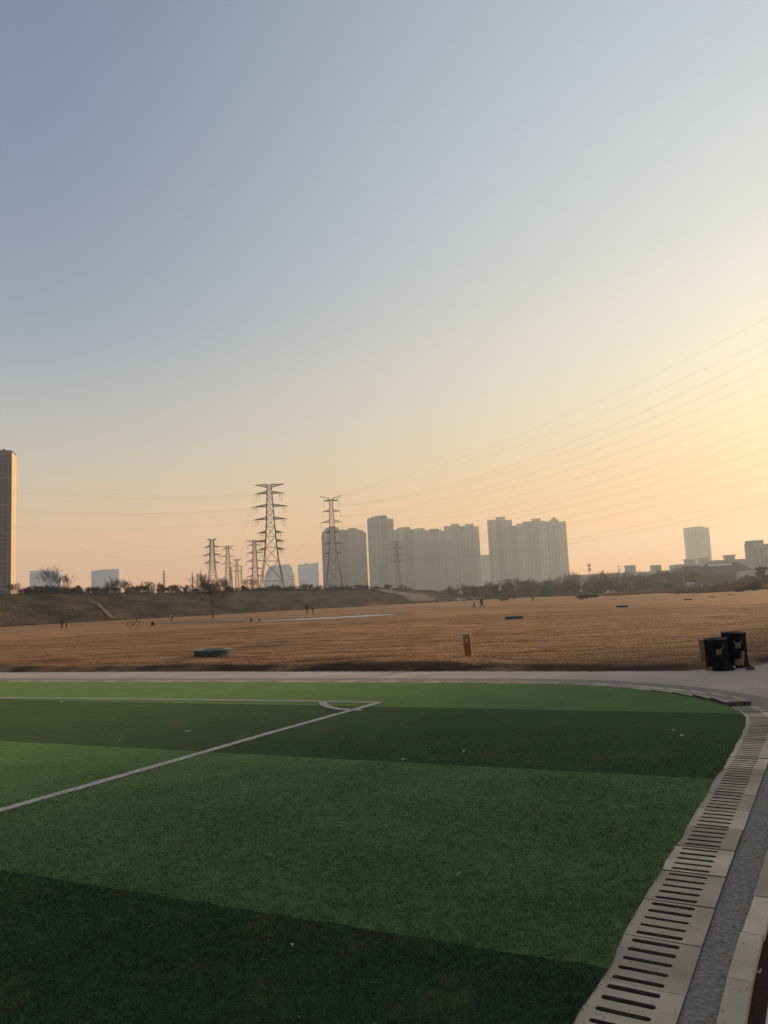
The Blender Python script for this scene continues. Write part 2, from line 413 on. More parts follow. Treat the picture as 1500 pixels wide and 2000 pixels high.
def build_blades():
    rs = np.random.RandomState(3)
    pts = []
    for (r0,r1,dens) in ((2.6,3.6,9000),(3.6,4.6,8000),(4.6,5.6,5500),(5.6,6.6,4000),(6.6,7.4,2600),(7.4,8.2,1500),(8.2,9.0,800),(9.0,10,350)):
        a0,a1 = R(-31),R(31); area = (a1-a0)*(r1*r1-r0*r0)/2; n = int(area*dens)
        r = np.sqrt(rs.uniform(r0*r0,r1*r1,n)); a = rs.uniform(a0,a1,n)
        x = r*np.sin(a); y = r*np.cos(a); ok = inside_turf(x,y) & (y>2.4)
        pts.append(np.c_[x[ok],y[ok],np.full(ok.sum(),(r0+r1)/2)])
    P = np.concatenate(pts); n = len(P)
    h = rs.uniform(0.006,0.013,n); w = 0.0011+0.0004*P[:,2]
    th = rs.uniform(0,2*np.pi,n); ln = rs.uniform(0.0,0.02,n); lt = rs.uniform(0,2*np.pi,n)
    z0 = 0.020
    dx = np.cos(th)*w; dy = np.sin(th)*w
    A = np.c_[P[:,0]-dx,P[:,1]-dy,np.full(n,z0)]; B = np.c_[P[:,0]+dx,P[:,1]+dy,np.full(n,z0)]
    C = np.c_[P[:,0]+ln*np.cos(lt),P[:,1]+ln*np.sin(lt),z0+h]
    V = np.stack([A,B,C],1).reshape(-1,3); Fa = np.arange(3*n).reshape(-1,3)
    return tag(npmesh('turf_pile', V, Fa, MTB), 'short green plastic blades of the artificial turf', 'turf', kind='stuff')
build_blades()
ML = m_line('line_fibre')
def ribbon(name, pts, hw, z=0.026):
    P = resample(pts, 0.12) if len(pts) > 2 else np.array([np.array(pts[0])*(1-t)+np.array(pts[1])*t for t in np.linspace(0,1,160)])
    T = np.gradient(P,axis=0); T /= np.linalg.norm(T,axis=1)[:,None]; Nn = np.c_[-T[:,1],T[:,0]]
    rs = np.random.RandomState(len(pts)); j1 = rs.uniform(-0.006,0.006,len(P)); j2 = rs.uniform(-0.006,0.006,len(P))
    a = P+Nn*(hw+j1)[:,None]; c = P-Nn*(hw+j2)[:,None]; N = len(P)
    V = [(p[0],p[1],z) for p in a]+[(p[0],p[1],z) for p in c]
    # fuzzy fibres make the line slightly raised
    return struct(npmesh(name, V, [(i,i+1,N+i+1,N+i) for i in range(N-1)], ML))
ribbon('pitch_marking', [(-24.0,24.2),(-12.5,18.72),(-8.43,16.75),(-4.06,14.84),(-1.12,13.47),(-0.19,13.03)], 0.055)
ribbon('pitch_marking', [(-0.25,12.98),(-1.59,10.62),(-2.25,9.34),(-3.5,7.02),(-7.0,0.7)], 0.052, 0.028)
ribbon('pitch_marking', [(-1.20,13.40),(-1.16,13.05),(-0.98,12.62),(-0.78,12.36),(-0.58,12.27),(-0.5,12.24)], 0.055, 0.030)
def build_line_pile():
    rs = np.random.RandomState(31); pts = []
    for o in COL.objects:
        if not o.name.startswith('pitch_marking'): continue
        n = len(o.data.vertices); co = np.zeros(n*3); o.data.vertices.foreach_get('co',co); co = co.reshape(-1,3); h = n//2; A,B = co[:h],co[h:]
        L = np.linalg.norm(A[1:]-A[:-1],axis=1); d = np.clip(9/np.maximum(2,A[1:,1]),0.3,2)*L; d[A[1:,1] > 20] = 0; d[A[1:,1] < 2] = 0
        k = rs.choice(h-1, 12000 if h > 40 else 2500, p=d/d.sum()); t = rs.rand(len(k))[:,None]; u = rs.uniform(-0.08,1.08,len(k))[:,None]
        P = (A[k]*(1-t)+A[k+1]*t)*(1-u)+(B[k]*(1-t)+B[k+1]*t)*u; pts.append(P)
    P = np.concatenate(pts); n = len(P); h = rs.uniform(.004,.012,n); w = 0.0012+0.0004*P[:,1]; th = rs.uniform(0,6.28,n); ln = rs.uniform(0,.015,n); lt = rs.uniform(0,6.28,n)
    dx = np.cos(th)*w; dy = np.sin(th)*w; z0 = np.full(n,.023)
    V = np.stack([np.c_[P[:,0]-dx,P[:,1]-dy,z0],np.c_[P[:,0]+dx,P[:,1]+dy,z0],np.c_[P[:,0]+ln*np.cos(lt),P[:,1]+ln*np.sin(lt),z0+h+.006]],1).reshape(-1,3)
    tag(npmesh('line_pile', V, np.arange(3*n).reshape(-1,3), ML), 'white plastic fibres of the pitch lines', 'turf', kind='stuff')
build_line_pile()
def build_flecks():
    rs = np.random.RandomState(41); n = 1500; r_ = np.sqrt(rs.uniform(2.8**2,15**2,n)); a = rs.uniform(R(-30),R(30),n); x = r_*np.sin(a); y = r_*np.cos(a); ok = inside_turf(x,y); x = x[ok]; y = y[ok]; n = len(x)
    L = rs.uniform(.004,.02,n); w = rs.uniform(.001,.003,n)+0.0003*y; t = rs.uniform(0,6.28,n); z = np.full(n,.032)
    c,s_ = np.cos(t),np.sin(t); V = np.stack([np.c_[x-c*L,y-s_*L,z],np.c_[x+s_*w,y-c*w,z],np.c_[x+c*L,y+s_*L,z+.003],np.c_[x-s_*w,y+c*w,z]],1).reshape(-1,3)
    tag(npmesh('debris', V, np.arange(4*n).reshape(-1,4), mat('straw_bits',(0.26,0.23,0.15),(0.06,0.05,0.03),scale=2.0,detail=2)), 'tiny bits of straw and leaf caught in the turf', 'debris', kind='stuff')
build_flecks()
# ------------------------------------------------------------------ drain covers
def m_concrete(name, c1, c2):
    m, n, l, b = nodes(name)
    tc = n.new('ShaderNodeNewGeometry'); oi = n.new('ShaderNodeObjectInfo')
    def noise(s, d):
        a = n.new('ShaderNodeTexNoise'); a.inputs['Scale'].default_value = s; a.inputs['Detail'].default_value = d; l.new(tc.outputs['Position'], a.inputs[0]); return a.outputs[0]
    cr = n.new('ShaderNodeValToRGB'); cr.color_ramp.elements[0].position = 0.3; cr.color_ramp.elements[1].position = 0.7
    cr.color_ramp.elements[0].color = (*c2,1); cr.color_ramp.elements[1].color = (*c1,1); l.new(noise(3.2,12), cr.inputs[0])
    sp = n.new('ShaderNodeValToRGB'); sp.color_ramp.elements[0].position = 0.27; sp.color_ramp.elements[1].position = 0.33
    sp.color_ramp.elements[0].color = (0.35,0.32,0.3,1); sp.color_ramp.elements[1].color = (1,1,1,1); l.new(noise(60,2), sp.inputs[0])
    mx = n.new('ShaderNodeMix'); mx.data_type = 'RGBA'; mx.blend_type = 'MULTIPLY'; mx.inputs[0].default_value = 1
    l.new(cr.outputs[0], mx.inputs[6]); l.new(sp.outputs[0], mx.inputs[7])
    hs = n.new('ShaderNodeHueSaturation'); mr = n.new('ShaderNodeMapRange'); mr.inputs[3].default_value = 0.66; mr.inputs[4].default_value = 1.14
    l.new(oi.outputs['Random'], mr.inputs[0]); l.new(mr.outputs[0], hs.inputs['Value']); l.new(mx.outputs[2], hs.inputs['Color'])
    l.new(hs.outputs[0], b.inputs['Base Color']); b.inputs['Roughness'].default_value = 0.92; b.inputs['Specular IOR Level'].default_value = 0.2
    bp = n.new('ShaderNodeBump'); bp.inputs['Strength'].default_value = 0.6; bp.inputs['Distance'].default_value = 0.004
    l.new(noise(90,6), bp.inputs['Height']); l.new(bp.outputs[0], b.inputs['Normal'])
    return m
MC = m_concrete('pale_concrete', (0.68,0.565,0.41), (0.45,0.37,0.27))
def cover_mesh(k):
    """local x along the drain, y across (0 = turf side)"""
    rs = random.Random(k)
    Ls, Wd, T, ns = 0.487, 0.365, 0.07, 5
    pitch = Ls/ns; sw = 0.0160; y0, y1 = 0.055, 0.275
    mb = MB(); g = 0.0035
    V = []; Fc = []
    def vadd(p): V.append(p); return len(V)-1
    # slots in cells; the slot at each joint is shared, so each cover owns 4 whole slots and two half slots
    def slot(cx):
        pts = []
        for a in range(0,9): t = math.pi+math.pi*a/8; pts.append((cx+sw*math.cos(t)*1.0, y0+sw+sw*math.sin(t)))
        for a in range(0,9): t = math.pi*a/8; pts.append((cx+sw*math.cos(t), y1-sw+sw*math.sin(t)))
        return pts
    xs = [pitch*(i+0.5) for i in range(ns)]
    # shift: joint falls on a slot -> slots at 0.5*pitch offset from ends become centres
    for i,cx in enumerate(xs):
        xa = pitch*i+(g if i==0 else 0); xb = pitch*(i+1)-(g if i==ns-1 else 0)
        pts = slot(cx); n = len(pts); ids = []
        wj = rs.uniform(0.88,1.25)
        for (px,py) in pts:
            ids.append(vadd((cx+(px-cx)*wj,py,0)))
        out = []
        for a,(px,py) in enumerate(pts):
            if a < 9:
                t = a/8; out.append((xa+(xb-xa)*t, y0-0.005))
            else:
                t = (a-9)/8; out.append((xb+(xa-xb)*t, y1+0.005))
        oid = [vadd((px,py,0)) for px,py in out]
        for a in range(n):
            b2 = (a+1)%n; Fc.append((oid[a],oid[b2],ids[b2],ids[a]))
        low = [vadd((V[q][0],V[q][1],-T)) for q in ids]
        for a in range(n):
            b2 = (a+1)%n; Fc.append((ids[a],ids[b2],low[b2],low[a]))
        for (ya,yb) in ((g,y0-0.005),(y1+0.005,Wd)):
            q = [vadd((xa,ya,0)),vadd((xb,ya,0)),vadd((xb,yb,0)),vadd((xa,yb,0))]; Fc.append(tuple(q))
    # outer walls
    a0,a1 = g,Ls-g
    for (p,q) in (((a0,g),(a1,g)),((a1,g),(a1,Wd)),((a1,Wd),(a0,Wd)),((a0,Wd),(a0,g))):
        i0 = vadd((*p,0)); i1 = vadd((*q,0)); i2 = vadd((*q,-T)); i3 = vadd((*p,-T)); Fc.append((i0,i3,i2,i1))
    me = bpy.data.meshes.new('drain_cover'); me.from_pydata(V,[],Fc); me.materials.append(MC); me.materials.append(mat('slot_shade_dirt',(0.12,0.098,0.075),(0.05,0.042,0.033),scale=14)); me.update()
    for p in me.polygons:
        if abs(p.normal.z) < 0.5: p.material_index = 1  # slot and outer walls: their shade put into this dark dirt colour
    return me
CM = [cover_mesh(k) for k in range(4)]
def build_drain():
    # dark channel bottom below the covers
    a = EC+NN*0.02; c = EC+NN*0.37
    struct(strip('path', a, c, -0.10, mat('drain_bottom',(0.07,0.058,0.046),(0.03,0.026,0.022),scale=8)), 'dark bottom of the drain channel')
    EQ = resample(EDGE, 0.487*1.0)
    rs = random.Random(5)
    # start the row so that a joint lies at the heaved cover beside the corner
    gapP = np.array([4.66,10.85]); k0 = int(np.argmin(np.hypot(*(EQ-gapP).T)))
    first = None
    for i in range(len(EQ)-1):
        p, q = EQ[i], EQ[i+1]
        if p[1] < 2.2 or p[0] < -17: continue
        d = q-p; th = math.atan2(d[1],d[0])
        if i >= k0: p = p+d*0.27
        # x along travel; the outside is on the left of travel (+y local)
        me = CM[rs.randrange(4)]
        o = bpy.data.objects.new('drain_cover', me); COL.objects.link(o)
        z = 0.016+rs.uniform(-0.004,0.004); ry = rs.uniform(-0.006,0.006); rx = rs.uniform(-0.008,0.008)
        lab = 'slotted concrete drain cover in the row round the edge of the turf'
        s = k0-i
        if 0 < s <= 3:
            z += 0.062-0.016*(s-1); ry = 0.03
            if s == 1: lab = 'heaved drain cover at the turf corner whose raised end shows a thick black gap'
        elif 3 < s <= 5: z += 0.022-0.008*(s-4); ry = 0.012
        elif s == 6: z += 0.012
        o.location = (p[0]+NN[0][0]*0, p[1], z); o.rotation_euler = (rx, ry, th)
        tag(o, lab, 'drain cover', 'slotted concrete drain covers beside the turf')
    # kerb on the outer side of the grey strip (near right)
    mk = m_concrete('kerb_concrete', (0.67,0.56,0.42), (0.48,0.40,0.30))
    KI = [(-2.0,-2.6),(0.15,1.3),(1.2,3.21),(1.51,3.74),(1.99,4.53),(2.35,5.14),(3.0,6.2),(4.2,8.3),(5.2,10.2)]
    kc = resample(KI, 0.497)
    kb = None
    for i in range(len(kc)-1):
        p,q = kc[i],kc[i+1]
        if p[1] < 2.0 : continue
        d = q-p; L = np.linalg.norm(d); th = math.atan2(d[1],d[0])
        mb = MB(); gx = 0.004
        mb.box((L/2,-0.052,-0.03),(L-gx*2,0.098,0.13))
        o = mb.build('kerb_stone', mk); o.location = (p[0]+rs.uniform(-.003,.003),p[1],rs.uniform(0.0,0.006)); o.rotation_euler = (0,0,th+rs.uniform(-.008,.008))
        bv = o.modifiers.new('bevel','BEVEL'); bv.width = 0.005; bv.segments = 2
        tag(o, 'narrow pale concrete kerb stone between the grey strip and the running track', 'kerb stone', 'kerb stones along the running track')
    kc = resample(KI, 0.2); T = np.gradient(kc,axis=0); T /= np.linalg.norm(T,axis=1)[:,None]; nr = np.c_[T[:,1],-T[:,0]]
    mr = mat('red_rubber', (0.12,0.035,0.026), (0.03,0.012,0.010), scale=70, rough=0.95, bump=1.0, detail=4)
    struct(strip('running_track', kc+nr*6.0, kc+nr*0.09, 0.006, mr))
    mw = mat('track_paint', (0.72,0.70,0.68), (0.5,0.48,0.46), scale=30, rough=0.8, bump=0.4)
    struct(strip('track_line', kc+nr*0.22, kc+nr*0.165, 0.011, mw), 'white lane line on the red running track')
build_drain()
def build_chips():
    rs = np.random.RandomState(16); n = 9000
    i = rs.randint(0,len(EC),n); t = rs.rand(n); P = EC[i]+NN[i]*(0.385+t*wid[i])[:,None]+rs.normal(0,.02,(n,2)); ok = (P[:,1] > 2.4) & (P[:,1] < 9.5) & (P[:,0] > -2); P = P[ok]; n = len(P)
    a = rs.uniform(0,6.28,n); r_ = rs.uniform(.002,.012,n); z = np.full(n,0.001); V = []
    for k in range(4): V.append(np.c_[P[:,0]+np.cos(a+k*1.57)*r_*rs.uniform(.6,1,n),P[:,1]+np.sin(a+k*1.57)*r_*rs.uniform(.6,1,n),z])
    V.append(np.c_[P,z+r_*rs.uniform(.3,.9,n)]); V = np.stack(V,1).reshape(-1,3); b_ = np.arange(n)[:,None]*5
    Fa = np.concatenate([b_+np.array([[k,(k+1)%4,4]]) for k in range(4)])
    tag(npmesh('grit', V, Fa, mat('grit_grey',(0.42,0.37,0.31),(0.06,0.05,0.042),scale=60,rough=0.95,detail=3)), 'loose grit on the grey cement strip', 'grit', kind='stuff')
build_chips()
def build_crumbs():
    rs = np.random.RandomState(6); n = 4200
    i = rs.randint(0,len(EC),n); d = np.where(rs.rand(n) < 0.6, rs.rand(n)**2*0.14, rs.uniform(0,0.9,n))
    P = EC[i]+NN[i]*d[:,None]+rs.normal(0,.04,(n,2)); ok = (P[:,1] > 2.4) & (P[:,1] < 9.5) & (P[:,0] > -2); P = P[ok]; d = d[ok]
    P = np.concatenate([P,P+rs.normal(0,.03,P.shape)]); d = np.r_[d,d]; n = len(P); a = rs.uniform(0,6.28,n); r_ = rs.uniform(.0015,.0042,n)
    z = np.where(d < 0.37, 0.021, np.where(d > 0.52, 0.041, 0.006))
    V = []
    for k in range(3): V.append(np.c_[P[:,0]+np.cos(a+k*2.1)*r_,P[:,1]+np.sin(a+k*2.1)*r_,z])
    V.append(np.c_[P,z+r_*1.3]); V = np.stack(V,1).reshape(-1,3); b_ = np.arange(n)[:,None]*4
    Fa = np.concatenate([b_+np.array([[0,1,3]]),b_+np.array([[1,2,3]]),b_+np.array([[2,0,3]])])
    tag(npmesh('rubber_crumbs', V, Fa, mat('crumb',(0.02,0.018,0.016),(0.05,0.03,0.02),scale=30)), 'black rubber crumbs scattered on the drain covers and kerb', 'crumbs', kind='stuff')
build_crumbs()
# ------------------------------------------------------------------ levee
LB = [(-260,-120,60),(0,0,0)]
base_px = [(0,1225),(180,1215),(360,1204.5),(600,1190.5),(740,1184),(813,1180),(870,1175)]
top_px  = [(0,1160),(180,1159),(360,1158),(500,1154),(640,1152.5),(760,1151.5),(850,1156),(900,1164)]
lb = [gp(*q) for q in base_px]
print('levee base', [(round(v.x,1),round(v.y,1)) for v in lb])
MLV = None
def m_levee():
    m, n, l, b = nodes('levee_scrub')
    ge = n.new('ShaderNodeNewGeometry'); sep = n.new('ShaderNodeSeparateXYZ'); l.new(ge.outputs['Position'], sep.inputs[0])
    def noise(scale, detail=8, st=(1,1,1)):
        mp = n.new('ShaderNodeMapping'); mp.inputs['Scale'].default_value = st; l.new(ge.outputs['Position'], mp.inputs[0])
        a = n.new('ShaderNodeTexNoise'); a.inputs['Scale'].default_value = scale; a.inputs['Detail'].default_value = detail; a.inputs['Roughness'].default_value = 0.65; l.new(mp.outputs[0], a.inputs[0]); return a.outputs[0]
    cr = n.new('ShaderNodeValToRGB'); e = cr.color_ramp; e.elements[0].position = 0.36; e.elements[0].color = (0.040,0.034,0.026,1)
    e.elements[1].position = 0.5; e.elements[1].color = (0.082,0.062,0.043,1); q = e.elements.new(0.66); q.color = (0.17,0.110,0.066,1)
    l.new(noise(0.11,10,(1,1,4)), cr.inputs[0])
    c2 = n.new('ShaderNodeValToRGB'); c2.color_ramp.elements[0].position = 0.35; c2.color_ramp.elements[0].color = (0.6,0.6,0.6,1); c2.color_ramp.elements[1].position = 0.6
    l.new(noise(1.3,8), c2.inputs[0])
    mx = n.new('ShaderNodeMix'); mx.data_type = 'RGBA'; mx.blend_type = 'MULTIPLY'; mx.inputs[0].default_value = 1
    l.new(cr.outputs[0], mx.inputs[6]); l.new(c2.outputs[0], mx.inputs[7])
    l.new(mx.outputs[2], b.inputs['Base Color']); b.inputs['Roughness'].default_value = 1; b.inputs['Specular IOR Level'].default_value = 0.05
    bp = n.new('ShaderNodeBump'); bp.inputs['Strength'].default_value = 1; bp.inputs['Distance'].default_value = 0.6
    l.new(noise(1.0,8), bp.inputs['Height']); l.new(bp.outputs[0], b.inputs['Normal'])
    return m
# base curve of the levee (ground plan), and its crest height along it
LVB = [(-170,20),(-112,105),(-84,158),(-70,184),(-53,213),(-31,253),(-2,290),(14,315),(34,345),(62,372),(90,392)]
def px_of(P):
    q = Vector(P)-Vector((0,0,CAM_H)); k = q@_F
    return 750+1500*(q@_R)/k, 1000-1500*(q@_U)/k
CREST = []
def build_levee():
    P = resample(LVB, 1.6); T = np.gradient(P,axis=0); T /= np.linalg.norm(T,axis=1)[:,None]; Nn = np.c_[-T[:,1],T[:,0]]  # away from the camera
    prof = [(0,0),(0.04,0.10),(0.12,0.33),(0.2,0.55),(0.30,0.66),(0.36,0.68),(0.46,0.86),(0.55,0.98),(0.62,1.0),(0.75,1.0),(0.9,0.75),(1.1,0.35),(1.35,0.0)]
    fine = []; 
    for a,b_ in zip(prof[:-1],prof[1:]):
        for t in np.linspace(0,1,4,endpoint=False): fine.append((a[0]*(1-t)+b_[0]*t, a[1]*(1-t)+b_[1]*t))
    fine.append(prof[-1])
    Wd = 26.0; rows = []
    H = []
    for p,nv in zip(P,Nn):
        c = p+nv*Wd*0.6
        # crest pixel line -> crest height at this plan position
        x,_ = px_of((c[0],c[1],8)); yt = np.interp(x, [q[0] for q in top_px],[q[1] for q in top_px])
        h = hgt(max(x,-60), yt, c[1]) if x > -200 else 9
        if x < 0: h = hgt(0,1160,158)*1.05 if c[1] < 158 else h
        H.append(max(0.15,h))
    H = np.array(H)
    H = np.convolve(np.r_[[H[0]]*4,H,[H[-1]]*4], np.ones(9)/9,'valid')
    for k,(u,v) in enumerate(fine):
        Q = P+Nn*(u*Wd)*np.clip(H/6.5,0.25,1.2)[:,None]
        nz = fbm(Q[:,0]*0.12,Q[:,1]*0.12,5)*1.1*(0.2+math.sin(min(1,u/0.6)*math.pi)*0.8)+fbm(Q[:,0]*0.7,Q[:,1]*0.7,3)*0.35
        pxs = np.array([px_of((a_,b_,h_))[0] for a_,b_,h_ in zip(Q[:,0],Q[:,1],H*v)])
        calm = 1-0.9*np.clip(1-np.abs(pxs-197)/45,0,1)**0.5-0.75*((pxs > 715)&(pxs < 880)); nz = nz*np.clip(calm,0,1)
        z = H*v + nz*np.clip(H/8,0.1,1)*(0 if (u==0 or u>=1.35) else 1)
        if u == 0 or u >= 1.35: z = z-0.3
        rows.append(np.c_[Q,z])
        if abs(u-0.62) < 1e-6:
            for q,zz in zip(Q,z): CREST.append((q[0],q[1],zz))
    V = np.concatenate(rows); N = len(P); K = len(fine)
    i = np.arange(N-1)[None,:]; k = np.arange(K-1)[:,None]
    Fa = np.stack([k*N+i, k*N+i+1, (k+1)*N+i+1, (k+1)*N+i],-1).reshape(-1,4)
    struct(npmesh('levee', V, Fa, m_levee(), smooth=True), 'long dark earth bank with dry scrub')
    return P, Nn, H, fine, Wd
LEV = build_levee()
def levee_pt(i, u):
    P,Nn,H,fine,Wd = LEV
    v = np.interp(u,[f[0] for f in fine],[f[1] for f in fine]); k = min(1.2,max(0.25,H[i]/6.5))
    q = P[i]+Nn[i]*u*Wd*k; return Vector((q[0],q[1],H[i]*v))
def levee_index(xpx):
    P = LEV[0]; best = min(range(len(P)), key=lambda i: abs(px_of((P[i][0],P[i][1],1))[0]-xpx)); return best
# pale concrete ramp strip up the levee, and a worn footpath
def levee_ribbon(xb0, xb1, xt0, xt1, m, lift, label, u0=0.0, u1=0.6, irregular=0.0):
    V = []; n = 16; rs = random.Random(9)
    for k in range(n+1):
        t = k/n; u = u0+(u1-u0)*t
        for (xa,xb_) in ((xb0,xt0),(xb1,xt1)):
            x = xa+(xb_-xa)*t + rs.uniform(-irregular,irregular)
            # find levee index whose point at u projects to x
            P = LEV[0]; xs_ = [px_of(levee_pt(q,u))[0] for q in range(len(P))]; i = max(q for q in range(len(P)-1) if xs_[q] <= x)
            p = levee_pt(i,u).lerp(levee_pt(i+1,u),(x-xs_[i])/max(1e-3,xs_[i+1]-xs_[i])); V.append((p.x,p.y,p.z+lift))
    Fa = [(2*k,2*k+1,2*k+3,2*k+2) for k in range(n)]
    return struct(npmesh('path', V, Fa, m), label)
mramp = mat('worn_concrete', (0.20,0.165,0.13), (0.09,0.07,0.055), scale=0.5, rough=0.95, detail=10, bump=1, bscale=3)
levee_ribbon(808,862,724,748, mramp, 0.35, 'pale worn concrete ramp going up the levee', 0.03,0.58, 4)
levee_ribbon(215,222,173,177.5, mat('bare_earth',(0.27,0.19,0.13),(0.17,0.12,0.08),scale=1), 0.35, 'narrow trodden footpath up the levee', 0.03, 0.3, 0.6)
# ------------------------------------------------------------------ puddle / ditch in the field
def build_ditch():
    mw, n, l, b = nodes('still_water'); b.inputs['Base Color'].default_value = (0.32,0.29,0.27,1); b.inputs['Roughness'].default_value = 0.35; b.inputs['Specular IOR Level'].default_value = 0.8
    md = mat('wet_mud', (0.12,0.09,0.068), (0.05,0.04,0.032), scale=0.8, rough=0.8)
    def blob(name, topl, botl, z, m, label):
        V = []; 
        for (x,y) in topl: V.append(gp(x,y,z))
        for (x,y) in botl: V.append(gp(x,y,z))
        N = len(topl); Fa = [(i,N+i,N+i+1,i+1) for i in range(N-1)]
        return struct(npmesh(name, [tuple(v) for v in V], Fa, m), label)
    xs = [455,480,510,540,570,600,630,660,690,720,750,780,805]
    t = [1212.8,1209.8,1208.4,1207.6,1206.6,1205.4,1204,1202.4,1200.8,1199,1197.6,1196.3,1195.6]
    w = [0.3,2.2,2.5,3.0,2.8,3.4,3.4,4.2,4.0,4.2,3.4,1.6,0.4]
    blob('ground', list(zip(xs,t)), [(x,y+k+1.6) for x,y,k in zip(xs,t,w)], 0.012, md, 'dark muddy rim of the ditch')
    xw = [478,500,520,545,570,600,630,655,680,700,720,740,762,775]; tw = np.interp(xw,xs,t)
    wt = [2.4,2.4,3.0,2.8,2.6,2.2,1.9,2.1,1.9,2.0,1.9,2.2,2.6,2.8]; wb = [2.9,3.6,4.1,4.2,4.5,4.4,4.8,5.2,5.0,5.2,4.9,4.6,3.9,3.1]
    blob('water', [(x,y+k) for x,y,k in zip(xw,tw,wt)], [(x,y+k) for x,y,k in zip(xw,tw,wb)], 0.018, mw, 'long thin puddle in the field')
    # dark stripe of ground beside the lone tree
    xs = [300,330,360,395,420,440,458]; t = [1218.4,1216.2,1214.6,1212,1211.2,1212.2,1213.4]; bt = [1219.4,1219.2,1218.4,1217.2,1216.2,1215.4,1214]
    blob('ground', list(zip(xs,t)), list(zip(xs,bt)), 0.012, mat('dark_stripe',(0.17,0.125,0.09),(0.05,0.042,0.036),scale=0.6), 'dark stripe of ground by the lone tree')
build_ditch()
# dry-grass tufts
def build_dry_grass():
    rs = np.random.RandomState(11); pts = []
    for (r0,r1,dens) in ((15.5,24,520),(24,38,170),(38,70,38)):
        a0,a1 = R(-31),R(31); area = (a1-a0)*(r1*r1-r0*r0)/2; n = int(area*dens)
        r = np.sqrt(rs.uniform(r0*r0,r1*r1,n)); a = rs.uniform(a0,a1,n)
        x = r*np.sin(a); y = r*np.cos(a); s = (y-fary(x))*0.88
        dn = fbm(x*0.5,y*1.2)+0.5
        ok = (s > 0.10+0.25*rs.rand(n)) & (rs.rand(n) < 0.25+dn)
        pts.append(np.c_[x[ok],y[ok],np.full(ok.sum(),(r0+r1)/2)])
    P = np.concatenate(pts); n = len(P); z0 = ground_z(P[:,0],P[:,1])-0.005
    h = rs.uniform(0.012,0.042,n)*(1+0.006*P[:,2]); w = 0.0022+0.00016*P[:,2]
    th = rs.uniform(0,2*np.pi,n); ln = rs.uniform(0.0,0.06,n); lt = rs.uniform(0,2*np.pi,n)
    dx = np.cos(th)*w; dy = np.sin(th)*w
    V = np.stack([np.c_[P[:,0]-dx,P[:,1]-dy,z0],np.c_[P[:,0]+dx,P[:,1]+dy,z0],np.c_[P[:,0]+ln*np.cos(lt),P[:,1]+ln*np.sin(lt),z0+h]],1).reshape(-1,3)
    og = npmesh('dry_grass', V, np.arange(3*n).reshape(-1,3), MF); at_ = og.data.attributes.new('dark_tone','FLOAT','POINT'); at_.data.foreach_set('value', (dark_tone(V[:,0],V[:,1])*0.8).astype(np.float32))
    tag(og, 'short brown dry grass covering the field beyond the path', 'grass', kind='stuff')
build_dry_grass()
# ------------------------------------------------------------------ vegetation
M_TWIG = mat('bare_twig', (0.105,0.075,0.055), (0.05,0.037,0.028), scale=3, rough=0.95)
M_BARK = mat('bark', (0.16,0.125,0.10), (0.07,0.055,0.045), scale=8, rough=0.95, bump=0.8)
M_EVG = mat('evergreen_leaf', (0.05,0.062,0.028), (0.02,0.027,0.014), scale=0.9, rough=0.8, rnd=0.25)
M_OLIVE = mat('olive_leaf', (0.085,0.082,0.045), (0.035,0.036,0.02), scale=0.7, rough=0.85, rnd=0.25)
M_DRY = mat('dry_leaf', (0.17,0.115,0.062), (0.08,0.055,0.032), scale=0.7, rough=0.9, rnd=0.25)
def branch(mb, p, d, L, r, depth, rs, spread=0.6, up=0.15, minr=0.01, tips=None, kids=3):
    q = Vector(p); dd = Vector(d).normalized(); pts = [q.copy()]; n = 3
    for i in range(n):
        dd = (dd+Vector((rs.gauss(0,.12),rs.gauss(0,.12),rs.gauss(0,.08)+up*0.4))).normalized()
        q = q+dd*L/n; pts.append(q.copy())
    mb.poly(pts, [max(minr,r*(1-0.55*i/n)) for i in range(n+1)], 3 if depth < 3 else 6)
    if tips is not None and depth <= 1: tips.append(q.copy())
    if depth <= 0: return
    for k in range(kids):
        t = rs.uniform(0.45,1.0) if k else 1.0
        o = pts[min(n,int(t*n+0.5))]
        a = rs.uniform(0,2*math.pi); s = rs.uniform(0.5,1.2)*spread
        u = dd.orthogonal().normalized(); w = dd.cross(u)
        nd = (dd + (u*math.cos(a)+w*math.sin(a))*s + Vector((0,0,up))).normalized()
        branch(mb, o, nd, L*rs.uniform(0.6,0.85), max(minr,r*0.5), depth-1, rs, spread, up, minr, tips, kids)
def leafcloud(blobs, n, size, seed, flat=0.0):
    """n small leaf quads scattered through ellipsoid blobs"""
    rs = np.random.RandomState(seed); vol = np.array([b[3]*b[4]*b[5] for b in blobs]); vol = vol/vol.sum()
    ix = rs.choice(len(blobs), n, p=vol); B = np.array(blobs)[ix]
    d = rs.normal(size=(n,3)); d /= np.linalg.norm(d,axis=1)[:,None]; r = rs.rand(n)**0.55*np.where(rs.rand(n) < 0.12, 1.45, 1.0)
    C = B[:,:3]+d*r[:,None]*B[:,3:6]
    a = rs.normal(size=(n,3)); a /= np.linalg.norm(a,axis=1)[:,None]; b2 = np.cross(a, rs.normal(size=(n,3))); b2 /= np.linalg.norm(b2,axis=1)[:,None]
    s = size*rs.uniform(0.5,1.3,n)[:,None]
    V = np.stack([C-a*s-b2*s*0.6, C+a*s-b2*s*0.5, C+a*s*0.8+b2*s*0.6, C-a*s*0.7+b2*s*0.5],1).reshape(-1,3)
    return V, np.arange(4*n).reshape(-1,4)
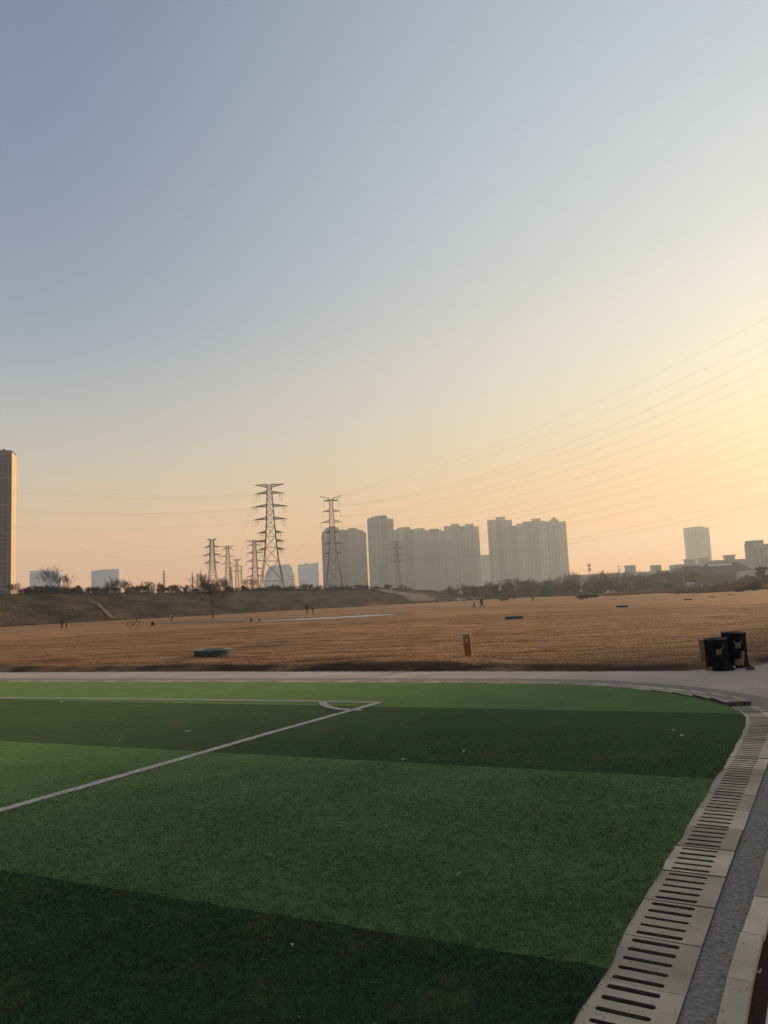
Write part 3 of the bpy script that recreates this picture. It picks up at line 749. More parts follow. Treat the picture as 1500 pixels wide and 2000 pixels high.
def leafy_tree(kind, label, cat, loc, h, w, m, seed, n=900, size=0.35, trunk_h=0.25, group=None, conical=False):
    rs = random.Random(seed); t = thing(kind, label, cat, loc, 0, group)
    mb = MB(); mb.poly([(0,0,-0.3),(rs.uniform(-.2,.2),0,h*0.3),(rs.uniform(-.3,.3),0,h*0.75)], [0.035*h,0.025*h,0.01*h], 6)
    for k in range(5):
        a = rs.uniform(0,6.28); mb.tube((0,0,h*rs.uniform(.2,.5)),(math.cos(a)*w*.3,math.sin(a)*w*.3,h*rs.uniform(.5,.8)),0.012*h,0.005*h,5)
    mb.build('trunk', M_BARK, t)
    bl = []
    if conical:
        for k in range(8):
            f = k/7; bl.append((rs.uniform(-.05,.05)*w,0,h*(0.15+0.8*f),w*.5*(1-f)+.15,w*.5*(1-f)+.15,h*.12))
    else:
        for k in range(22):
            a = rs.uniform(0,6.28); rr = rs.uniform(0.05,0.36)*w; f = rs.uniform(0,1)
            zz = h*(trunk_h+ (1-trunk_h)*(0.15+0.66*f)); sh = 1-0.55*abs(f-0.4)
            br = rs.uniform(0.08,0.21)*w
            bl.append((math.cos(a)*rr*sh, math.sin(a)*rr*sh, zz, br, br, br*0.75*min(1.0,h/w*1.1)))
    V, Fa = leafcloud(bl, n, size, seed)
    npmesh('crown', V, Fa, m, t); return t
def bare_bush(kind, label, cat, loc, h, w, seed, group=None, depth=3, stems=7, minr=0.03, leaves=0, lm=None):
    rs = random.Random(seed); t = thing(kind, label, cat, loc, 0, group); mb = MB()
    for k in range(stems):
        a = rs.uniform(0,6.28); d = Vector((math.cos(a)*w/h*0.55, math.sin(a)*w/h*0.55, 1))
        branch(mb, (math.cos(a)*0.1*w,math.sin(a)*0.1*w,-0.2), d, h*0.42, minr*2.0, depth, rs, 0.55, 0.12, minr)
    mb.build('branches', M_TWIG, t)
    if leaves:
        bl = [(rs.uniform(-.3,.3)*w, rs.uniform(-.2,.2)*w, h*rs.uniform(.2,.6), w*.2,w*.2,h*.18) for _ in range(8)]
        V,Fa = leafcloud(bl, leaves, 0.14, seed); npmesh('foliage', V, Fa, lm or M_OLIVE, t)
    return t
def build_lone_tree():
    base = gp(416,1208); D = base.y; k = D/1500
    rs = random.Random(21); H = 69*k
    t = thing('bare_tree', 'lone small leafless tree with a forked trunk standing in the field before the levee', 'tree', base)
    mb = MB(); fork = Vector((0.0,0,H*0.42)); mb.poly([(0,0,-0.2),(0.02,0,H*0.1),(-0.05,0,H*0.25),fork], [0.30,0.23,0.19,0.17], 8)
    tw = MB()
    def grow(p, d, L, r, dep):
        n = 4; q = Vector(p); pts = [q.copy()]; dd = Vector(d).normalized()
        for i in range(n):
            dd = (dd+Vector((rs.gauss(0,.10),rs.gauss(0,.10),rs.gauss(0.03,.07)))).normalized(); q = q+dd*L/n
            pts.append(q.copy())
        (mb if dep >= 2 else tw).poly(pts, [max(.008,r*(1-.5*i/n)) for i in range(n+1)], 6 if dep >= 3 else 3)
        if dep == 0: return
        for c in range(5 if dep <= 2 else 4):
            o = pts[rs.choice([1,2,3,3,4,4] if dep < 4 else [2,3,4,4])]; a = rs.uniform(0,6.28); u = dd.orthogonal().normalized(); w = dd.cross(u)
            nd = dd+(u*math.cos(a)+w*math.sin(a))*rs.uniform(.35,.9)+Vector((0,0,.10))
            # stay under a flat dome
            if o.z > H*0.86: nd.z *= 0.35
            grow(o, nd, L*rs.uniform(.55,.75), r*.5, dep-1)
    for i,(dx,dy,l) in enumerate(((-1.0,0.1,1.15),(-.55,-.5,.95),(.95,.2,1.1),(.05,.1,.95),(.4,-.6,.9),(-.25,.7,.95),(.6,-.1,1.0),(-.8,.5,1.0),(.8,.7,1.0))):
        grow(fork-Vector((0,0,(i%3)*.25)), (dx,dy,.95), H*0.33*l, 0.085, 4)
    mb.build('trunk', M_BARK, t); tw.build('twigs', M_TWIG, t)
build_lone_tree()
def crest_at(xpx, back=0.68):
    P = LEV[0]; i = min(range(len(P)), key=lambda q: abs(px_of(levee_pt(q,back))[0]-xpx)); return levee_pt(i,back)
def build_levee_plants():
    rs = random.Random(4)
    G = 'scrub along the top of the levee'
    # (x px, top px, width px, kind)
    spec = [(34,1138,26,'b'),(48,1146,18,'b'),(58,1150,16,'e'),(72,1143,30,'g'),(98,1140,34,'g'),(103,1115,22,'b'),(124,1125,16,'b'),(140,1144,30,'b'),(152,1142,22,'e'),(165,1148,24,'b'),(186,1145,20,'b'),(205,1148,20,'b'),
            (222,1137,20,'b'),(235,1130,30,'b'),(250,1138,20,'b'),(268,1142,24,'b'),(285,1137,30,'b'),(305,1140,20,'b'),(325,1144,22,'b'),(345,1150,16,'b'),(364,1147,10,'e'),(380,1150,12,'e'),(392,1124,22,'b'),(406,1134,18,'b'),
            (432,1132,22,'b'),(447,1140,16,'e'),(455,1146,14,'e'),(474,1142,14,'e'),(490,1130,18,'b'),(500,1146,22,'e'),(517,1148,18,'e'),(541,1145,20,'e'),(556,1148,14,'e'),(572,1142,14,'b'),(590,1147,16,'b'),(605,1140,22,'b'),(622,1147,12,'b'),
            (640,1150,14,'b'),(662,1148,16,'b'),(684,1146,16,'b'),(700,1143,18,'b'),(718,1146,14,'b'),(733,1144,16,'b'),(750,1147,14,'b'),(775,1149,14,'b'),(795,1147,12,'b')]
    for x in np.arange(40,800,11.5):
        if abs(x-416) > 26: spec.append((x+rs.uniform(-4,4), np.interp(x,[40,360,500,800],[1149,1149,1147,1147])-rs.uniform(-1,6), rs.uniform(9,17), 'b'))
    names = {'b':'leafless','e':'dark evergreen','g':'dull green'}
    near = {58:'nearest the pale office block by the tall tower',103:'in front of the leftmost pale office block, tallest there'}
    for j,(x,y,w,k) in enumerate(spec):
        p = crest_at(x); D = p.y; s = D/1500
        h = max(1.2, hgt(x,y,D)-p.z)*1.05; wd = w*s
        if k == 'b': bare_bush('bush', 'PH', 'bush', p-Vector((0,0,0.2)), h, wd, 100+j, G, 4, 7, 0.013 if D < 220 else 0.018, leaves=int(20+6*wd) if h < 4 else 0, lm=M_TWIG)
        else:
            t = leafy_tree('bush', 'PH', 'bush', p-Vector((0,0,0.2)), h, wd*1.05, M_EVG if k=='e' else M_OLIVE, 100+j, 420, 0.2, 0.0, G)
        o = COL.objects[-1]
    # low continuous fringe
    V = []; n = 52000; r2 = np.random.RandomState(8)
    P = np.array(CREST); ix = r2.randint(4,len(P)-8,n); 
    q = P[ix]+np.c_[r2.normal(0,1.2,n), r2.normal(0,1.5,n), np.zeros(n)]
    dens = fbm(q[:,0]*0.12,q[:,1]*0.12)+0.5
    hh = r2.uniform(0.15,1.0,n)**1.6*(0.25+dens**3*5.5)
    a = r2.uniform(0,6.28,n); lx = np.cos(a)*hh*0.35; ly = np.sin(a)*hh*0.35; w = 0.03
    V = np.stack([np.c_[q[:,0]-w,q[:,1],q[:,2]-.4],np.c_[q[:,0]+w,q[:,1],q[:,2]-.4],np.c_[q[:,0]+lx,q[:,1]+ly,q[:,2]+hh]],1).reshape(-1,3)
    tag(npmesh('weeds', V, np.arange(3*n).reshape(-1,3), M_TWIG), 'fringe of dead weeds along the levee crest', 'weeds', kind='stuff')
build_levee_plants()
# labels for the levee scrub, by what each stands beside
def label_bushes():
    marks = [(33,'the tall edge tower'),(85,'the leftmost office block'),(140,'the gap between office blocks'),(204,'the second office block'),(270,'the second office block, well clear'),(322,'the small distant pole'),
             (378,'the thin far mast'),(415,'the lone bare tree'),(447,'the three arm pylon'),(500,'the narrow six arm pylon'),(535,'the large near pylon'),(602,'the pale concave block'),(648,'the pylon with raised horn arms'),(700,'the twin stepped towers'),(743,'the tallest slab'),(785,'the pylon before the row of slabs')]
    bs = [o for o in COL.objects if o.name.split('.')[0] == 'bush']
    bs.sort(key=lambda o: px_of(o.location)[0]); used = {}
    for o in bs:
        x = px_of(o.location)[0]; mk = min(marks, key=lambda q: abs(q[0]-x)); fo = any(c.name.startswith('crown') for c in o.children)
        side = 'left of' if x < mk[0]-6 else ('right of' if x > mk[0]+6 else 'right below')
        base = f"{'leafy dark' if fo else 'leafless'} bush on the levee {side} {mk[1]}"
        used[base] = used.get(base,0)+1
        o['label'] = base if used[base] == 1 else base.replace(' bush', f" {['','','second','third','fourth','fifth','sixth','seventh','eighth','ninth','tenth'][min(10,used[base])]} bush".replace('  ',' '))
label_bushes()
# ------------------------------------------------------------------ pylons and wires
M_STEEL = mat('galvanised_steel', (0.085,0.085,0.088), (0.05,0.05,0.052), scale=1.5, rough=0.8, metal=0.0)
M_INS = mat('insulator', (0.10,0.08,0.075), (0.07,0.06,0.055), scale=2, rough=0.4)
def pylon(loc, H, prof, arms, rz, label, th=0.2, vhorn=None, ins=2.2, group='power pylons behind the levee', sections=14, tension=False, brace=0.55):
    """prof: [(z,width)], arms: [(z, half span, drop)]"""
    t = thing('power_pylon', label, 'pylon', loc, rz, group)
    zs = [p[0] for p in prof]; ws = [p[1] for p in prof]
    W_ = lambda z: float(np.interp(z, zs, ws))/2
    mb = MB(); lev = [0.0]
    while lev[-1] < H-0.5:
        z = lev[-1]; lev.append(min(H, z+max(1.6,2*W_(z)*0.95)))
    cor = ((-1,-1),(1,-1),(1,1),(-1,1))
    for z0,z1 in zip(lev[:-1],lev[1:]):
        a,b_ = W_(z0),W_(z1)
        for k in range(4):
            c0 = cor[k]; c1 = cor[(k+1)%4]
            mb.tube((c0[0]*a,c0[1]*a,z0),(c0[0]*b_,c0[1]*b_,z1), th*0.55, None, 4, False)
            mb.tube((c0[0]*a,c0[1]*a,z0),(c1[0]*b_,c1[1]*b_,z1), th*0.55*brace, None, 4, False)
            mb.tube((c1[0]*a,c1[1]*a,z0),(c0[0]*b_,c0[1]*b_,z1), th*0.55*brace, None, 4, False)
            mb.tube((c0[0]*b_,c0[1]*b_,z1),(c1[0]*b_,c1[1]*b_,z1), th*0.55*brace, None, 4, False)
    mb.build('lattice_mast', M_STEEL, t)
    tips = []
    for (z,hs,dr) in arms:
        for s in (-1,1):
            mb = MB(); w = W_(z); tip = Vector((s*hs,0,z))
            up = z+dr
            wu = W_(up)
            for y in (-1,1):
                mb.tube((s*w,y*w,z),tip, th*0.5, th*0.35, 4)
                mb.tube((s*wu,y*wu,up),tip, th*0.45, th*0.3, 4)
                for f in (0.25,0.5,0.75):
                    p = Vector((s*w,y*w,z)).lerp(tip,f); q = Vector((s*wu,y*wu,up)).lerp(tip,f); q2 = Vector((s*wu,y*wu,up)).lerp(tip,max(0,f-0.25))
                    mb.tube(p,q,th*0.2,None,4,False); mb.tube(p,q2,th*0.2,None,4,False)
            mb.build('cross_arm', M_STEEL, t)
            if ins > 0 and dr >= 0 and not (z >= H-0.3):
                mi = MB()
                if tension:
                    for dd in (0,0.9):
                        mi.tube(tip+Vector((-s*(0.5+dd),0,0)), tip+Vector((-s*(0.9+dd),-0.3,-ins*0.55)), 0.13, 0.13, 5)
                    # hanging jumper loop
                    pts = [tip+Vector((-s*(0.2+1.6*u),0,-ins*0.4-2.2*math.sin(u*math.pi))) for u in np.linspace(0,1,9)]
                    mi.poly(pts, 0.05, 3)
                    mi.tube(tip, tip+Vector((s*0.8,0,-0.35)), 0.16, 0.1, 5)
                else:
                    mi.tube(tip, tip-Vector((0,0,ins)), 0.085, 0.085, 5); mi.box(tip-Vector((0,0,ins+0.15)),(0.25,0.8,0.25))
                mi.build('insulator', M_INS, t)
            tips.append((z,s,tip))
    if vhorn:
        zt, hs, zb = vhorn
        for s in (-1,1):
            mb = MB(); w = W_(zb); tip = Vector((s*hs,0,zt))
            for y in (-1,1):
                mb.tube((s*w,y*w,zb+0.8),tip,th*0.5,th*0.3,4); mb.tube((s*w*2.6,y*w*0.5,zb-0.9),tip,th*0.5,th*0.3,4)
                mb.tube((s*w,y*w,zb+0.8),(s*w*2.6,y*w*0.5,zb-0.9),th*0.3,None,4)
            mb.tube(tip,tip+Vector((s*0.5,0,-0.7)),th*0.5,th*0.3,4)
            mb.build('horn_arm', M_STEEL, t)
    return t, tips
def hz(x, ypx, D): return hgt(x, ypx, D)
def place(x, D): v = at(x, 1180, D); return Vector((v.x, v.y, 0))
def pyl_from_px(xc, D, ytop, rows, label, widths, rz=0.0, **kw):
    """rows: [(y px, half span px, rise px)]; widths: [(y px, full width px)]"""
    loc = place(xc, D); k = D/1500
    H = hz(xc, ytop, D)
    prof = sorted([(max(0,hz(xc,y,D)), w*k) for y,w in widths])
    w0 = prof[0]; w1 = prof[1]
    if w0[0] > 0: prof.insert(0,(0, w0[1]+(w0[1]-w1[1])/(w1[0]-w0[0])*w0[0]))
    arms = [(hz(xc,y,D), hs*k, rise*k) for y,hs,rise in rows]
    t,tips = pylon(loc, H, prof, arms, rz, label, **kw)
    c,s = math.cos(rz),math.sin(rz)
    W = [(z, sd_, Vector((loc.x+p.x*c-p.y*s, loc.y+p.x*s+p.y*c, p.z))) for z,sd_,p in tips]
    return t, W, loc
D1 = 330
PY1,T1,L1 = pyl_from_px(533, D1, 945, [(946,29,-5.5),(963.5,27,4.5),(989,33,4.5),(1014,31,4.5),(1040,23,3.4),(1057,25,3.4),(1073,25,3.4)],
    'large near pylon with seven pairs of arms, tallest on the levee', [(945,8),(1010,14.5),(1086,25),(1150,46)], rz=R(4), th=0.31, ins=2.6, tension=True)
D2 = 430
PY2,T2,L2 = pyl_from_px(654.5, D2, 975, [(978,15.5,2.5),(998.8,18,4.2),(1020,21,5),(1040,16.5,4),(1062,20,4.2),(1081,17,4)],
    'tall pylon with raised horn arms and long hanging insulators before the twin stepped towers', [(975,6.5),(1030,9),(1080,14),(1150,34)], rz=0, th=0.27, ins=2.9, vhorn=(hz(654.5,967.5,D2),21*D2/1500,hz(654.5,976,D2)))
PY3,T3,L3 = pyl_from_px(416.5, 400, 1052, [(1052.5,9.5,-3),(1068,14,4),(1084,17,4),(1099,15,4)],
    'pylon with three long arm pairs rising behind the lone bare tree', [(1052,6.5),(1108,10),(1140,18)], th=0.26, ins=1.4, tension=True)
PY4,T4,L4 = pyl_from_px(447, 520, 1066, [(1066.5,14,-2.5),(1072,10,2.6),(1087,14,3),(1101,11,3),(1128,10,2)],
    'slim pylon just right of the pylon behind the lone tree', [(1066,4),(1100,7),(1150,14)], th=0.22, ins=1.2)
PY5,T5,L5 = pyl_from_px(500, 430, 1055, [(1056,18,-2.5),(1065,13,3),(1080,15,3),(1096,17,3.4),(1111,13,3.4),(1126,16,3.4)],
    'narrow pylon with six arm pairs just left of the large near pylon', [(1055,5),(1100,8),(1150,13)], th=0.26, ins=1.6)
PY6,T6,L6 = pyl_from_px(464.5, 700, 1092, [(1094,8,1.5),(1106,9,2),(1116,9,2)],
    'small faint pylon with raised arm ends between two slim pylons', [(1092,3),(1150,7)], th=0.26, ins=0, vhorn=(hz(464.5,1090,700),11*700/1500,hz(464.5,1094,700)))
PY7,T7,L7 = pyl_from_px(391, 760, 1121, [(1122,6,-1),(1128,7,1.5),(1134,6,1.5)],
    'short distant twin arm pylon left of the lone bare tree', [(1121,6),(1150,11)], th=0.3, ins=0)
PY8,T8,L8 = pyl_from_px(321, 850, 1115, [(1116,4,1),(1122,5,1),(1129,5,1),(1136,5,1)],
    'tiny far pylon alone between the second office block and the lone tree', [(1115,1.6),(1150,3)], th=0.26, ins=0)
PY9,T9,L9 = pyl_from_px(780, 640, 1057, [(1059,8,1.5),(1071,13,3),(1085,15,3),(1097,13,3)],
    'dark pylon standing in front of the row of slabs, right of the tallest slab', [(1057,4.5),(1110,7),(1150,15)], th=0.33, ins=1.2)
PY10,T10,L10 = pyl_from_px(575, 900, 1119, [(1126,5,0.8),(1132,5,0.8),(1139,5,0.8)],
    'tiny far pylon between the pale curved office block and the pale concave one', [(1119,2),(1150,3.5)], th=0.26, ins=0)
PY11,T11,L11 = pyl_from_px(452, 820, 1107, [(1108,4,1),(1114,5,1),(1122,5,1)],
    'faint distant pylon close behind the slim one', [(1107,3),(1150,6)], th=0.3, ins=0)
PY12,T12,L12 = pyl_from_px(473, 900, 1106, [(1107,5,1),(1114,4,1),(1121,4,1)],
    'faintest thin mast like pylon between the slim and narrow pylons', [(1106,1.6),(1150,3)], th=0.26, ins=0)
PY13,T13,L13 = pyl_from_px(376.5, 520, 1118, [(1140,3,0.8),(1146,3,0.8)],
    'thin bare pole like pylon far left of the lone tree', [(1118,0.8),(1150,1.6)], th=0.22, ins=0)
M_WIRE = mat('cable', (0.10,0.085,0.07), (0.08,0.07,0.06), scale=1, rough=0.6)
def wire3(S0, pxs, E, label, group, r=0.03, n=40, twin=0.0, ext=1.0):
    """cable from S0 towards plan point E, sagging so it passes the measured heights"""
    S0 = Vector(S0); d = Vector((E[0]-S0.x, E[1]-S0.y, 0)); ts = [0.0]; zs = [S0.z]
    for (x,y) in pxs:
        v = rayd(x,y)     # plan intersection
        # S0+t d = s v
        det = d.x*(-v.y)+v.x*d.y; rx, ry = -S0.x, -S0.y
        t = (rx*(-v.y)+v.x*ry)/det
        P = Vector((S0.x+d.x*t, S0.y+d.y*t)); s = P.y/v.y
        ts.append(t); zs.append(CAM_H+v.z*s)
    co = np.polyfit(ts, zs, 2 if len(ts) > 2 else 1)
    objs = []
    offs = [0.0] if not twin else [-twin/2, twin/2]
    pd = Vector((-d.y,d.x,0)).normalized()
    for o_ in offs:
        pts = []
        for t in np.linspace(0,ext,n): pts.append(Vector((S0.x+d.x*t,S0.y+d.y*t,float(np.polyval(co,t)))) + pd*o_ + Vector((0,0,o_*1.0)))
        mb = MB(); mb.poly(pts, r, 4); o = mb.build('power_cable', M_WIRE); tag(o, label if not twin else ('lower strand of the ' if o_ < 0 else 'upper strand of the ')+label, 'power cable', group); objs.append(o)
    return objs
GR = 'power cables sweeping up to the right'
RW = [(838,663),(871,686),(885,716.5),(904,738),(921,770.5),(943,793),(963,830),(979,851),(992,876),(1013,905),(1027,930),(1056,964),(1064.5,980)]
E_R = (205,118)
tp = {}
for z,s_,p in T2: tp[(round(z,1),s_)] = p
zr = sorted({k[0] for k in tp}, reverse=True)
starts = []
for z in zr:
    for s_ in (1,-1): starts.append(tp[(z,s_)]-Vector((0,0,2.9)))
horn = [Vector((L2.x+21*D2/1500*s_, L2.y, hz(654.5,967.5,D2)-0.5)) for s_ in (1,-1)]
wire3(horn[1], [(1100,815),(1500,620)], (E_R[0]-6,E_R[1]+8), 'topmost thin earth wire rising to the right edge of the sky', GR, 0.02)
wire3(horn[0], [(1100,838),(1500,663)], (E_R[0]+6,E_R[1]-8), 'second thin earth wire just above the uppermost twin cables', GR, 0.02)
ords = ['uppermost','second','third','fourth','fifth','sixth','seventh','eighth','ninth','tenth','eleventh','twelfth']
for k,(a,b_) in enumerate(RW[1:]):
    st = starts[min(k,len(starts)-1)]
    wire3(st, [(1100,a),(1500,b_)], (E_R[0]+(8 if k%2==0 else -8), E_R[1]), f'{ords[k]} twin cable from the horn pylon to the right edge', GR, 0.014, twin=0.62 if k < 10 else 0.5)
# lowest single cables come from the pylon before the slabs
lowst = [(T9[2][2],(1081,1003)),(T9[4][2],(1092,1022)),(T9[6][2],(1070,987))]
for k,(p,(a,b_)) in enumerate(lowst):
    wire3(p, [(1130,a-1.5),(1500,b_)], (330,200), f"{['lowest but one','lowest','lowest but two'][k]} single cable crossing in front of the far right tower", GR, 0.0155)
# cables leaving the large pylon to the left
GL = 'power cables running left from the large pylon'
lt = {round(z,1):p for z,s_,p in T1 if s_ == -1}; lz = sorted(lt, reverse=True)
E_L = (-260,110)
for k,(zi,pts,tw) in enumerate([(1,[(300,973),(35,960)],0.5),(1,[(300,968),(35,953)],0),(2,[(230,1005.5),(35,1000)],0.5),(3,[(230,1034),(35,1031.5)],0.5),(2,[(230,1003),(35,996)],0)]):
    wire3(lt[lz[zi]]-Vector((0,0,0.5)), pts, E_L, ['twin cables reaching left from the second arm of the large pylon','single cable just above the upper twin cables left of the large pylon','twin cables reaching left from the third arm of the large pylon','twin cables reaching left from the fourth arm of the large pylon','single cable just above the middle twin cables'][k], GL, 0.011, twin=tw)
for k,(p,pts) in enumerate([(T3[2][2],[(230,1060),(40,999)]),(T3[4][2],[(250,1092),(40,1030)]),(T4[4][2],[(230,1075),(40,1034)])]):
    wire3(p, pts, E_L, ['steepest cable falling from the left tower to the pylon behind the tree','lower cable falling to the third arm of the pylon behind the tree','faint cable falling from the left to the slim pylon'][k], GL, 0.011)
# cables between pylons
GB = 'power cables strung between the pylons'
def span(a, b_, sag, label, r=0.018):
    a = Vector(a); b_ = Vector(b_); pts = [a.lerp(b_,t)-Vector((0,0,4*sag*t*(1-t))) for t in np.linspace(0,1,24)]
    mb = MB(); mb.poly(pts, r, 4); tag(mb.build('power_cable', M_WIRE), label, 'power cable', GB)
for k in range(1,4):
    for s_ in (0,1):
        a = T1[2*k+s_][2]-Vector((0,0,1.2)); b_ = T4[min(2*k+s_, len(T4)-1)][2]
        span(a, b_, 7, f"cable sloping down left from the {['','second','third','fourth'][k]} {'left' if s_==0 else 'right'} arm of the large pylon")
for k,(i,j) in enumerate([(0,2),(2,4),(4,6),(6,8),(8,10)]):
    a = T2[i][2]-Vector((0,0,2.9)); b_ = T5[min(j,len(T5)-1)+1][2]
    span(a, b_, 5, f"cable sloping down from the {['top','second','third','fourth','fifth'][k]} left arm of the horn armed pylon", 0.013)
# ------------------------------------------------------------------ buildings
M_GLASS = mat('dark_window', (0.025,0.028,0.03), (0.015,0.017,0.02), scale=0.4, rough=0.4, spec=0.3)
def m_wall(name, c, c2=None): return mat(name, c, c2 or tuple(v*0.85 for v in c), scale=0.15, rough=0.9, detail=6)
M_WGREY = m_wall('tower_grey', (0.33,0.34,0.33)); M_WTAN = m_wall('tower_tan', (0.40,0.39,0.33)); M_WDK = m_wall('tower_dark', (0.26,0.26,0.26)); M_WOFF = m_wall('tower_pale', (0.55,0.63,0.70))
BAY_SHADE = {'tower_grey':m_wall('bay_grey_shaded',(0.10,0.105,0.10)),'tower_tan':m_wall('bay_tan_shaded',(0.15,0.145,0.125)),'tower_dark':m_wall('bay_dark_shaded',(0.075,0.08,0.08))}  # darker copies for set-back bays: their shade put into the wall colour
M_CORN = m_wall('cornice', (0.26,0.25,0.22))
def panel(name, parent, cols, y, zs, glass, wall, side=None):
    """one continuous facade strip: cols = x breaks, zs = z breaks; odd cells in both directions are glass"""
    V = []; Fa = []; mi = []; nx, nz = len(cols), len(zs)
    for z in zs:
        for x in cols: V.append((x,y,z) if side is None else (side,x,z))
    for j in range(nz-1):
        for i in range(nx-1):
            Fa.append((j*nx+i,j*nx+i+1,(j+1)*nx+i+1,(j+1)*nx+i)); mi.append(0 if (i%2 == 1 and j%2 == 1) else 1)
    me = bpy.data.meshes.new(name); me.from_pydata(V,[],Fa); me.materials.append(glass); me.materials.append(wall)
    me.polygons.foreach_set('material_index', mi); me.update()
    o = bpy.data.objects.new(name, me); COL.objects.link(o); o.parent = parent
    sm = o.modifiers.new('s','SOLIDIFY'); sm.thickness = 0.05; return o
def balconies(name, parent, xa, xb, y, z0, z1, step, hh, dp, m):
    """stack of balcony fronts joined by a slim edge post into one piece"""
    zs = [z0-0.5]; z = z0
    while z < z1: zs += [z, z+hh]; z += step
    zs.append(zs[-1]+1.0); post = (xb-xa)*0.06; xs = [xa,xa+post,xb]; V = [(x,y-dp*0.45,z) for z in zs for x in xs]; Fa = []
    for q in range(len(zs)-1):
        Fa.append((q*3,q*3+1,q*3+4,q*3+3))
        if q%2 == 1: Fa.append((q*3+1,q*3+2,q*3+5,q*3+4))
    mb = MB(); mb.add(V,Fa); o = mb.build(name, m, parent); sm = o.modifiers.new('s','SOLIDIFY'); sm.thickness = dp*0.9; sm.offset = 0; return o
def tower(label, D, cols, seed, wall, depth=18, group='apartment towers beyond the levee', rz=0.0, name='apartment_tower', notch_left=False, floors=3.0, caps=None, stripes=True, glass=None):
    """cols: [(x0,x1,ytop px, depth step)] bays side by side; each bay has its own roof level"""
    rs = random.Random(seed); x0 = cols[0][0]; x1 = cols[-1][1]; k = D/1500
    o = place((x0+x1)/2, D); t = thing(name, label, 'building', o, rz, group)
    ym = sum(c[2] for c in cols)/len(cols); X = lambda x: (at(x,ym,D).x-o.x)
    mb = MB(); bb = MB(); par = MB(); bay = BAY_SHADE.get(wall.name, wall)
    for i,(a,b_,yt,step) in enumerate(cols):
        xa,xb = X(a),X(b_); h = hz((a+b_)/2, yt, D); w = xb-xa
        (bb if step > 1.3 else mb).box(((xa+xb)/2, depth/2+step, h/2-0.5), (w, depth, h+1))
        par.box(((xa+xb)/2, depth/2+step, h+0.35), (w+0.5, depth+0.5, 0.7))
        # window strips
        nst = max(1,int(round(w/5.5)))
        for q in range(nst):
            cx = xa+w*(q+0.5)/nst; sw = w/nst*rs.uniform(0.24,0.62)
            typ = rs.random(); zs = [2.0]; z = 4.0
            while z < h-4: zs += [z-0.1, z+1.6]; z += floors
            zs.append(h-3)
            cs = [cx-sw*.55,cx-sw*.5,cx+sw*.5,cx+sw*.55] if typ < 0.55 else [cx-sw*.6,cx-sw*.5,cx-sw*.12,cx+sw*.12,cx+sw*.5,cx+sw*.6]
            panel('window_strip', t, cs, step-0.06, zs, glass or M_GLASS, bay if step > 1.3 else wall)
            if stripes and rs.random() < 0.75:
                fn = MB(); fn.box((xa+w*q/nst, step-0.45, h/2-1), (0.7, 0.9, h-4)); fn.build('pilaster', wall, t)
            if typ >= 0.3:
                balconies('balcony_stack', t, cx-sw*.6, cx+sw*.6, step-0.1, 2.6, h-5, floors, 0.95, 1.0, wall)
    # side fins of balconies that notch the silhouette
    if notch_left:
        h = hz(x0, cols[0][2], D); nb = balconies('side_balcony_stack', t, -2.5, 2.5, 0, 4, h-8, floors, 1.5, 1.2, wall)
        nb.location = (X(x0),depth*0.3,0); nb.rotation_euler = (0,0,-math.pi/2)
    mb.build('wall', wall, t); par.build('parapet', M_CORN, t)
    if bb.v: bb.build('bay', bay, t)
    for (a,b_,yt,ov) in (caps or []):
        h = hz((a+b_)/2, yt, D); cb = MB(); w = X(b_)-X(a); zb = h-9
        cb.box(((X(a)+X(b_))/2, depth*0.42, (h+zb)/2), (w-1.2*ov, depth*0.5, h-zb)); cb.box(((X(a)+X(b_))/2, depth*0.42, h+0.3), (w+0.6, depth*0.55, 0.7))
        cb.build('roof_house', wall, t)
    return t
DT = 1380
tower('leftmost of the big towers, a pair of stepped grey slabs behind the horn armed pylon', DT,
      [(628,632,1039,2),(632,636,1035,1),(636,643,1031,0),(643,656,1029,1),(656,661,1031,0),(661,672,1035,1.5),(672,677,1036,4),(677,681,1034,1),(681,696,1032,0),(696,701,1035,1),(701,709,1036,0),(709,714,1040,1.5)], 1, M_WDK, notch_left=True, floors=3.0)
tower('tallest grey slab with rows of balconies, right of the stepped pair', 1300,
      [(717,724,1013,0),(724,733,1010,1.2),(733,742,1008,0),(742,754,1007,2.2),(754,757,1010,0),(757,768,1014,1)], 2, M_WGREY, notch_left=False)
tower('long row of three joined grey slabs with vertical bays', DT+40,
      [(768,773,1036,0),(773,777,1034,2),(777,787,1031,0),(787,801,1030,1.5),(801,807,1034,3.5),(807,814,1034,0),(814,829,1032,1.2),(829,833,1036,3),(833,840,1036,0),(840,856,1033.5,1.5),(856,863,1035,0),(863,869,1038,2.5)], 3, M_WGREY)
tower('grey green tower with two flat roof houses, left of the low block', DT+90,
      [(868,883,1028,0),(883,899,1028,1.4),(899,909,1028,3.5),(909,925,1028,1.4),(925,935,1029,0)], 4, M_WTAN, caps=[(882,897.5,1023,0.5),(909,926,1023.5,0.5)])
tower('low plain block wedged between the two tan towers', DT+350, [(934,945,1085,0),(945,958,1084,1)], 5, M_WTAN, stripes=False)
tower('tan tower with a flat capped roof house, left half of the widest tan group', DT,
      [(954,967,1016,0),(967,982,1016,1.6),(982,1000,1016,0),(1000,1012,1027,3)], 6, M_WTAN, notch_left=True, caps=[(970,988,1010,0.6)])
